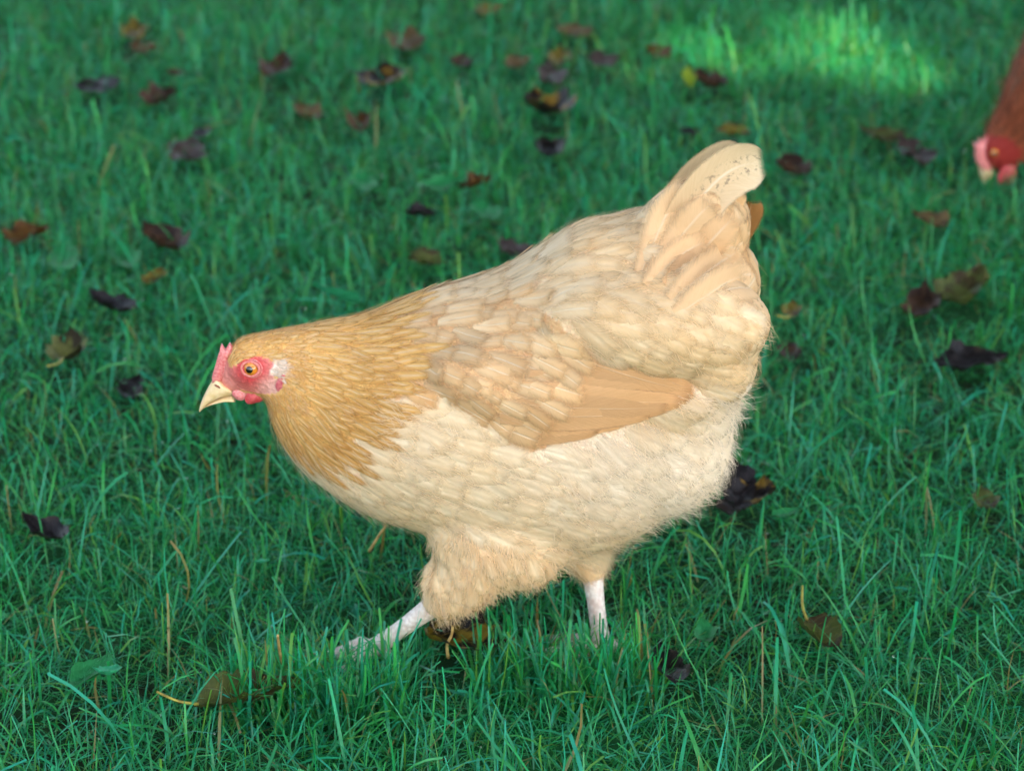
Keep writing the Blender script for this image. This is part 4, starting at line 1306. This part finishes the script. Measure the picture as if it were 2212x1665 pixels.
# broad green leaves of weeds in the turf
W_ = dict(name='weed_leaf', cat='weed', group='broad weed leaves in the turf', clear=0.35, crumple=0.04)
leaf(735, 645, 56, 66, 'pale_green', 'large pale green weed leaf standing just above the hen neck', 0, 0.4, 0.2, tilt=0.5, z=0.062, **W_)
leaf(792, 402, 66, 40, 'green', 'green weed leaf left of the rusty twisted leaf, mid background', 0, 0.4, 0.2, z=0.04, **W_)
leaf(962, 402, 44, 60, 'green', 'upright green weed leaf touching the rusty twisted leaf', 0, 0.4, 0.3, z=0.04, **W_)
leaf(1050, 462, 70, 44, 'green', 'green weed leaf below the rusty twisted leaf', 0, 0.5, 0.2, z=0.036, **W_)
leaf(266, 562, 40, 56, 'green', 'pale weed leaf left of the dark curled leaf', 0, 0.5, 0.2, z=0.020, **W_)
leaf(142, 560, 62, 60, 'green', 'rounded green weed leaf near the left edge, below the reddish brown leaf', 0, 0.4, 0.1, z=0.018, **W_)
leaf(568, 1215, 44, 30, 'pale_green', 'small pale weed leaf below the hen breast, in front of its leg', 0, 0.4, 0.2, tilt=0.4, z=0.045, **W_)
leaf(243, 1455, 36, 66, 'pale_green', 'pale toothed weed leaf in the lower left foreground', 0, 0.5, 0.2, tilt=0.4, z=0.05, **W_)
leaf(195, 1450, 80, 70, 'green', 'broad green weed leaf left of the pale toothed one, lower left', 0, 0.4, 0.1, z=0.04, **W_)
leaf(1520, 1372, 90, 52, 'green', 'green weed leaf right of the far leg, above the dark shiny leaf', 0, 0.6, 0.3, z=0.036, **W_)
leaf(1700, 1108, 70, 24, 'green', 'narrow grey-green weed leaf right of the black orange-blotched leaf', 0, 0.3, 0.1, z=0.04, **W_)

def straw(pts, label):
    P = [np.array(on_ground(x, y, z)) for x, y, z in pts]
    v, f = tube(catmull(P, 14), np.linspace(0.0015, 0.0010, 14), 8)
    o = np.array(P[0]); me = mesh_py('straw', [np.array(a) - o for a in v], f)
    s = link('straw', me, None, M['straw']); s.location = o
    tag(s, label, 'straw', 'dry straws in the turf')
straw([(798, 1190, 0.035), (815, 1162, 0.055), (834, 1134, 0.07)], 'dry straw under the hen breast, upper of two')
straw([(968, 1420, 0.03), (966, 1392, 0.045), (975, 1372, 0.055), (978, 1352, 0.065)], 'pale bent straw over the wet leaf between the legs')
straw([(612, 1442, 0.03), (604, 1405, 0.055), (600, 1372, 0.08)], 'upright yellow straw left of the front foot')

# ------------------------------------------------------------------ grass
def noise2(x, y, s, seed):
    g = np.random.default_rng(seed); out = 0
    for k in range(5):
        a, b, p, q = g.uniform(-1, 1, 4)
        out = out + np.sin(x * s * (a + 0.3) * (1 + 0.5 * k) + y * s * b * (1 + 0.5 * k) + p * 6)
    return out / 5 * 1.4

def blades(n, region, g, width, length, levels, lean, bendy, colours, shares, name, square=0.4, clear=True, z0=0.0, extra=()):
    x0, x1, y0, y1 = region
    X = g.uniform(x0, x1, int(n)); Y = g.uniform(y0, y1, int(n))
    half = HALF * (Y + 2.35) + 0.42
    k = np.abs(X) < half
    X, Y = X[k], Y[k]
    tuft = noise2(X, Y, 19, 3) * 0.5 + noise2(X, Y, 47, 4) * 0.4
    k = g.random(len(X)) < np.clip(0.85 + 0.45 * tuft, 0.25, 1)
    X, Y, tuft = X[k], Y[k], tuft[k]
    L = (length[0] + (length[1] - length[0]) * g.random(len(X)) ** 1.5) * (1 + 0.22 * tuft)
    L = L * (1 + 0.35 * np.clip((0.15 - Y) / 0.6, 0, 1))
    if clear:
        drop = np.zeros(len(X), bool); short = np.ones(len(X))
        for cx, cy, r in CLEAR:
            d = np.hypot(X - cx, Y - cy)
            drop |= (d < r * 0.9) & (g.random(len(X)) < 0.80)
            front = (np.abs(X - cx) < r * 1.1) & (Y < cy) & (Y > cy - r - 0.05)     # blades in front stay low enough to show the leaf
            short = np.where(front, np.minimum(short, 0.62 + 0.45 * g.random(len(X))), short)
            short = np.where(d < r, np.minimum(short, 0.5), short)
        X, Y, L, tuft = X[~drop], Y[~drop], (L * short)[~drop], tuft[~drop]
    for ex0, ex1, ey0, ey1, en, el0, el1 in extra:                      # tufts the hen is treading in
        X = np.concatenate([X, g.uniform(ex0, ex1, en)]); Y = np.concatenate([Y, g.uniform(ey0, ey1, en)])
        L = np.concatenate([L, g.uniform(el0, el1, en)]); tuft = np.concatenate([tuft, np.zeros(en)])
    n = len(X)
    W = width[0] + (width[1] - width[0]) * g.random(n) ** 1.4
    W = W * (1 + 0.22 * np.clip((-0.10 - Y) / 0.4, 0, 1))                # coarser, uncut blades towards the front
    az = g.uniform(0, 2 * math.pi, n) + 0.6 * noise2(X, Y, 9, 8)
    th0 = np.abs(g.normal(0, lean[0], n)) + lean[1] * g.random(n)
    bd = g.normal(0, bendy, n) + bendy * 0.9
    tw = g.normal(0, 0.55, n)
    face = g.uniform(0, 2 * math.pi, n)
    K = levels
    V = np.zeros((n, K, 2, 3))
    p = np.stack([X, Y, np.full(n, z0)], 1)
    ca, sa = np.cos(az), np.sin(az)
    sq = g.random(n) < square
    prev = 0.0
    for i in range(K):
        t = i / (K - 1)
        th = np.minimum(th0 + bd * t ** 1.5 * 1.6, 2.1)
        if i:
            s = L * (t - prev)
            p = p + np.stack([np.sin(th) * ca * s, np.sin(th) * sa * s, np.cos(th) * s], 1)
            p[:, 2] = np.maximum(p[:, 2], 0.004)
        prev = t
        w = W * (0.55 + 0.45 * min(1, t * 4)) * np.where(sq, 1 - 0.25 * t ** 3, np.clip(1 - t ** 2.2, 0.04, 1))
        f = tw * t
        side = np.stack([-sa * np.cos(f) + 0.0 * ca, ca * np.cos(f), np.sin(f)], 1)
        V[:, i, 0] = p - side * (w / 2)[:, None]; V[:, i, 1] = p + side * (w / 2)[:, None]
    tips = p.copy(); mids = V[:, K // 2].mean(1)
    q = np.array([[2 * i, 2 * i + 1, 2 * i + 3, 2 * i + 2] for i in range(K - 1)])
    F = (q[None] + (np.arange(n) * 2 * K)[:, None, None]).reshape(-1, 4)
    ci = g.choice(len(colours), n, p=shares)
    C = np.array(colours)[ci] * (0.75 + 0.5 * g.random((n, 1)))
    patch = np.clip(0.5 + 0.8 * noise2(X, Y, 4.0, 21), 0, 1)[:, None]
    C = C * (1 - 0.35 * patch) + C * np.array([0.75, 1.0, 1.35]) * 0.35 * patch
    C = np.repeat(C, 2 * K, axis=0)
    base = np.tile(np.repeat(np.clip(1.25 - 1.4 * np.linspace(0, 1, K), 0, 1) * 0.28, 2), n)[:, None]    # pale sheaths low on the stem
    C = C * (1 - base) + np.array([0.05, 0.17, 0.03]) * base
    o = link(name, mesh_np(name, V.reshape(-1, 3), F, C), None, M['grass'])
    return o, tips, mids

GREEN = [(0.008, 0.245, 0.072), (0.012, 0.310, 0.135), (0.036, 0.360, 0.080), (0.018, 0.330, 0.200), (0.11, 0.33, 0.05), (0.22, 0.18, 0.07)]
g = np.random.default_rng(77)
o, t1, m1 = blades(340000, (-1.9, 1.9, -0.85, 2.9), g, (0.0008, 0.0017), (0.020, 0.054), 4, (0.42, 0.7), 0.5, GREEN, [0.30, 0.27, 0.16, 0.16, 0.07, 0.04], 'grass')
tag(o, 'dense short undergrowth of the lawn', 'grass', kind='stuff')
o, _, _ = blades(150000, (-1.9, 1.9, -0.85, 2.9), g, (0.0012, 0.0026), (0.016, 0.036), 3, (0.6, 0.9), 0.5, GREEN, [0.28, 0.30, 0.18, 0.18, 0.04, 0.02], 'grass', z0=0.006)
tag(o, 'flattened bottom layer of the turf', 'grass', kind='stuff')
o, t2, m2 = blades(50000, (-1.9, 1.9, -0.85, 2.9), g, (0.0013, 0.0034), (0.034, 0.084), 6, (0.38, 0.62), 0.55, GREEN, [0.22, 0.28, 0.18, 0.21, 0.08, 0.03], 'grass', square=0.55)
tag(o, 'longer flat grass blades rising over the lawn', 'grass', kind='stuff')
o, _, _ = blades(36000, (-3.2, 3.6, 2.9, 6.5), g, (0.0025, 0.005), (0.03, 0.085), 4, (0.35, 0.5), 0.5, GREEN, [0.3, 0.3, 0.16, 0.18, 0.05, 0.01], 'grass', clear=False)
tag(o, 'grass of the lawn farther back', 'grass', kind='stuff')

# upright tufts the hen treads in
o, _, _ = blades(0, (0, 1, 0, 1), g, (0.0016, 0.0034), (0.04, 0.08), 6, (0.16, 0.22), 0.40, GREEN, [0.22, 0.28, 0.18, 0.21, 0.08, 0.03], 'grass', clear=False,
                 extra=[(-0.225, -0.085, -0.125, -0.055, 520, 0.046, 0.080), (-0.030, 0.120, -0.090, -0.038, 460, 0.044, 0.076), (-0.02, 0.12, 0.0, 0.06, 80, 0.03, 0.05)])
tag(o, 'upright tufts of grass round the feet of the hen', 'grass', kind='stuff')

# dew on blade tips
def dew():
    T = np.concatenate([t2[g.choice(len(t2), 2200)], t1[g.choice(len(t1), 1200)], m2[g.choice(len(m2), 1500)]])
    n = len(T)
    s, f = ellipsoid((0, 0, 0), (1, 1, 1.0), None, 6, 8)
    s = np.array(s)
    tri = []
    for q in f:
        tri.append(q[:3])
        if len(q) == 4: tri.append((q[0], q[2], q[3]))
    tri = np.array(tri)
    R = 0.0005 + 0.0008 * g.random(n) ** 2
    V = (T[:, None] + s[None] * R[:, None, None]).reshape(-1, 3)
    F = (tri[None] + (np.arange(n) * len(s))[:, None, None]).reshape(-1, 3)
    o = link('dew', mesh_np('dew', V, F), None, M['dew'])
    tag(o, 'beads of dew on the grass blades', 'dew', kind='stuff')
dew()
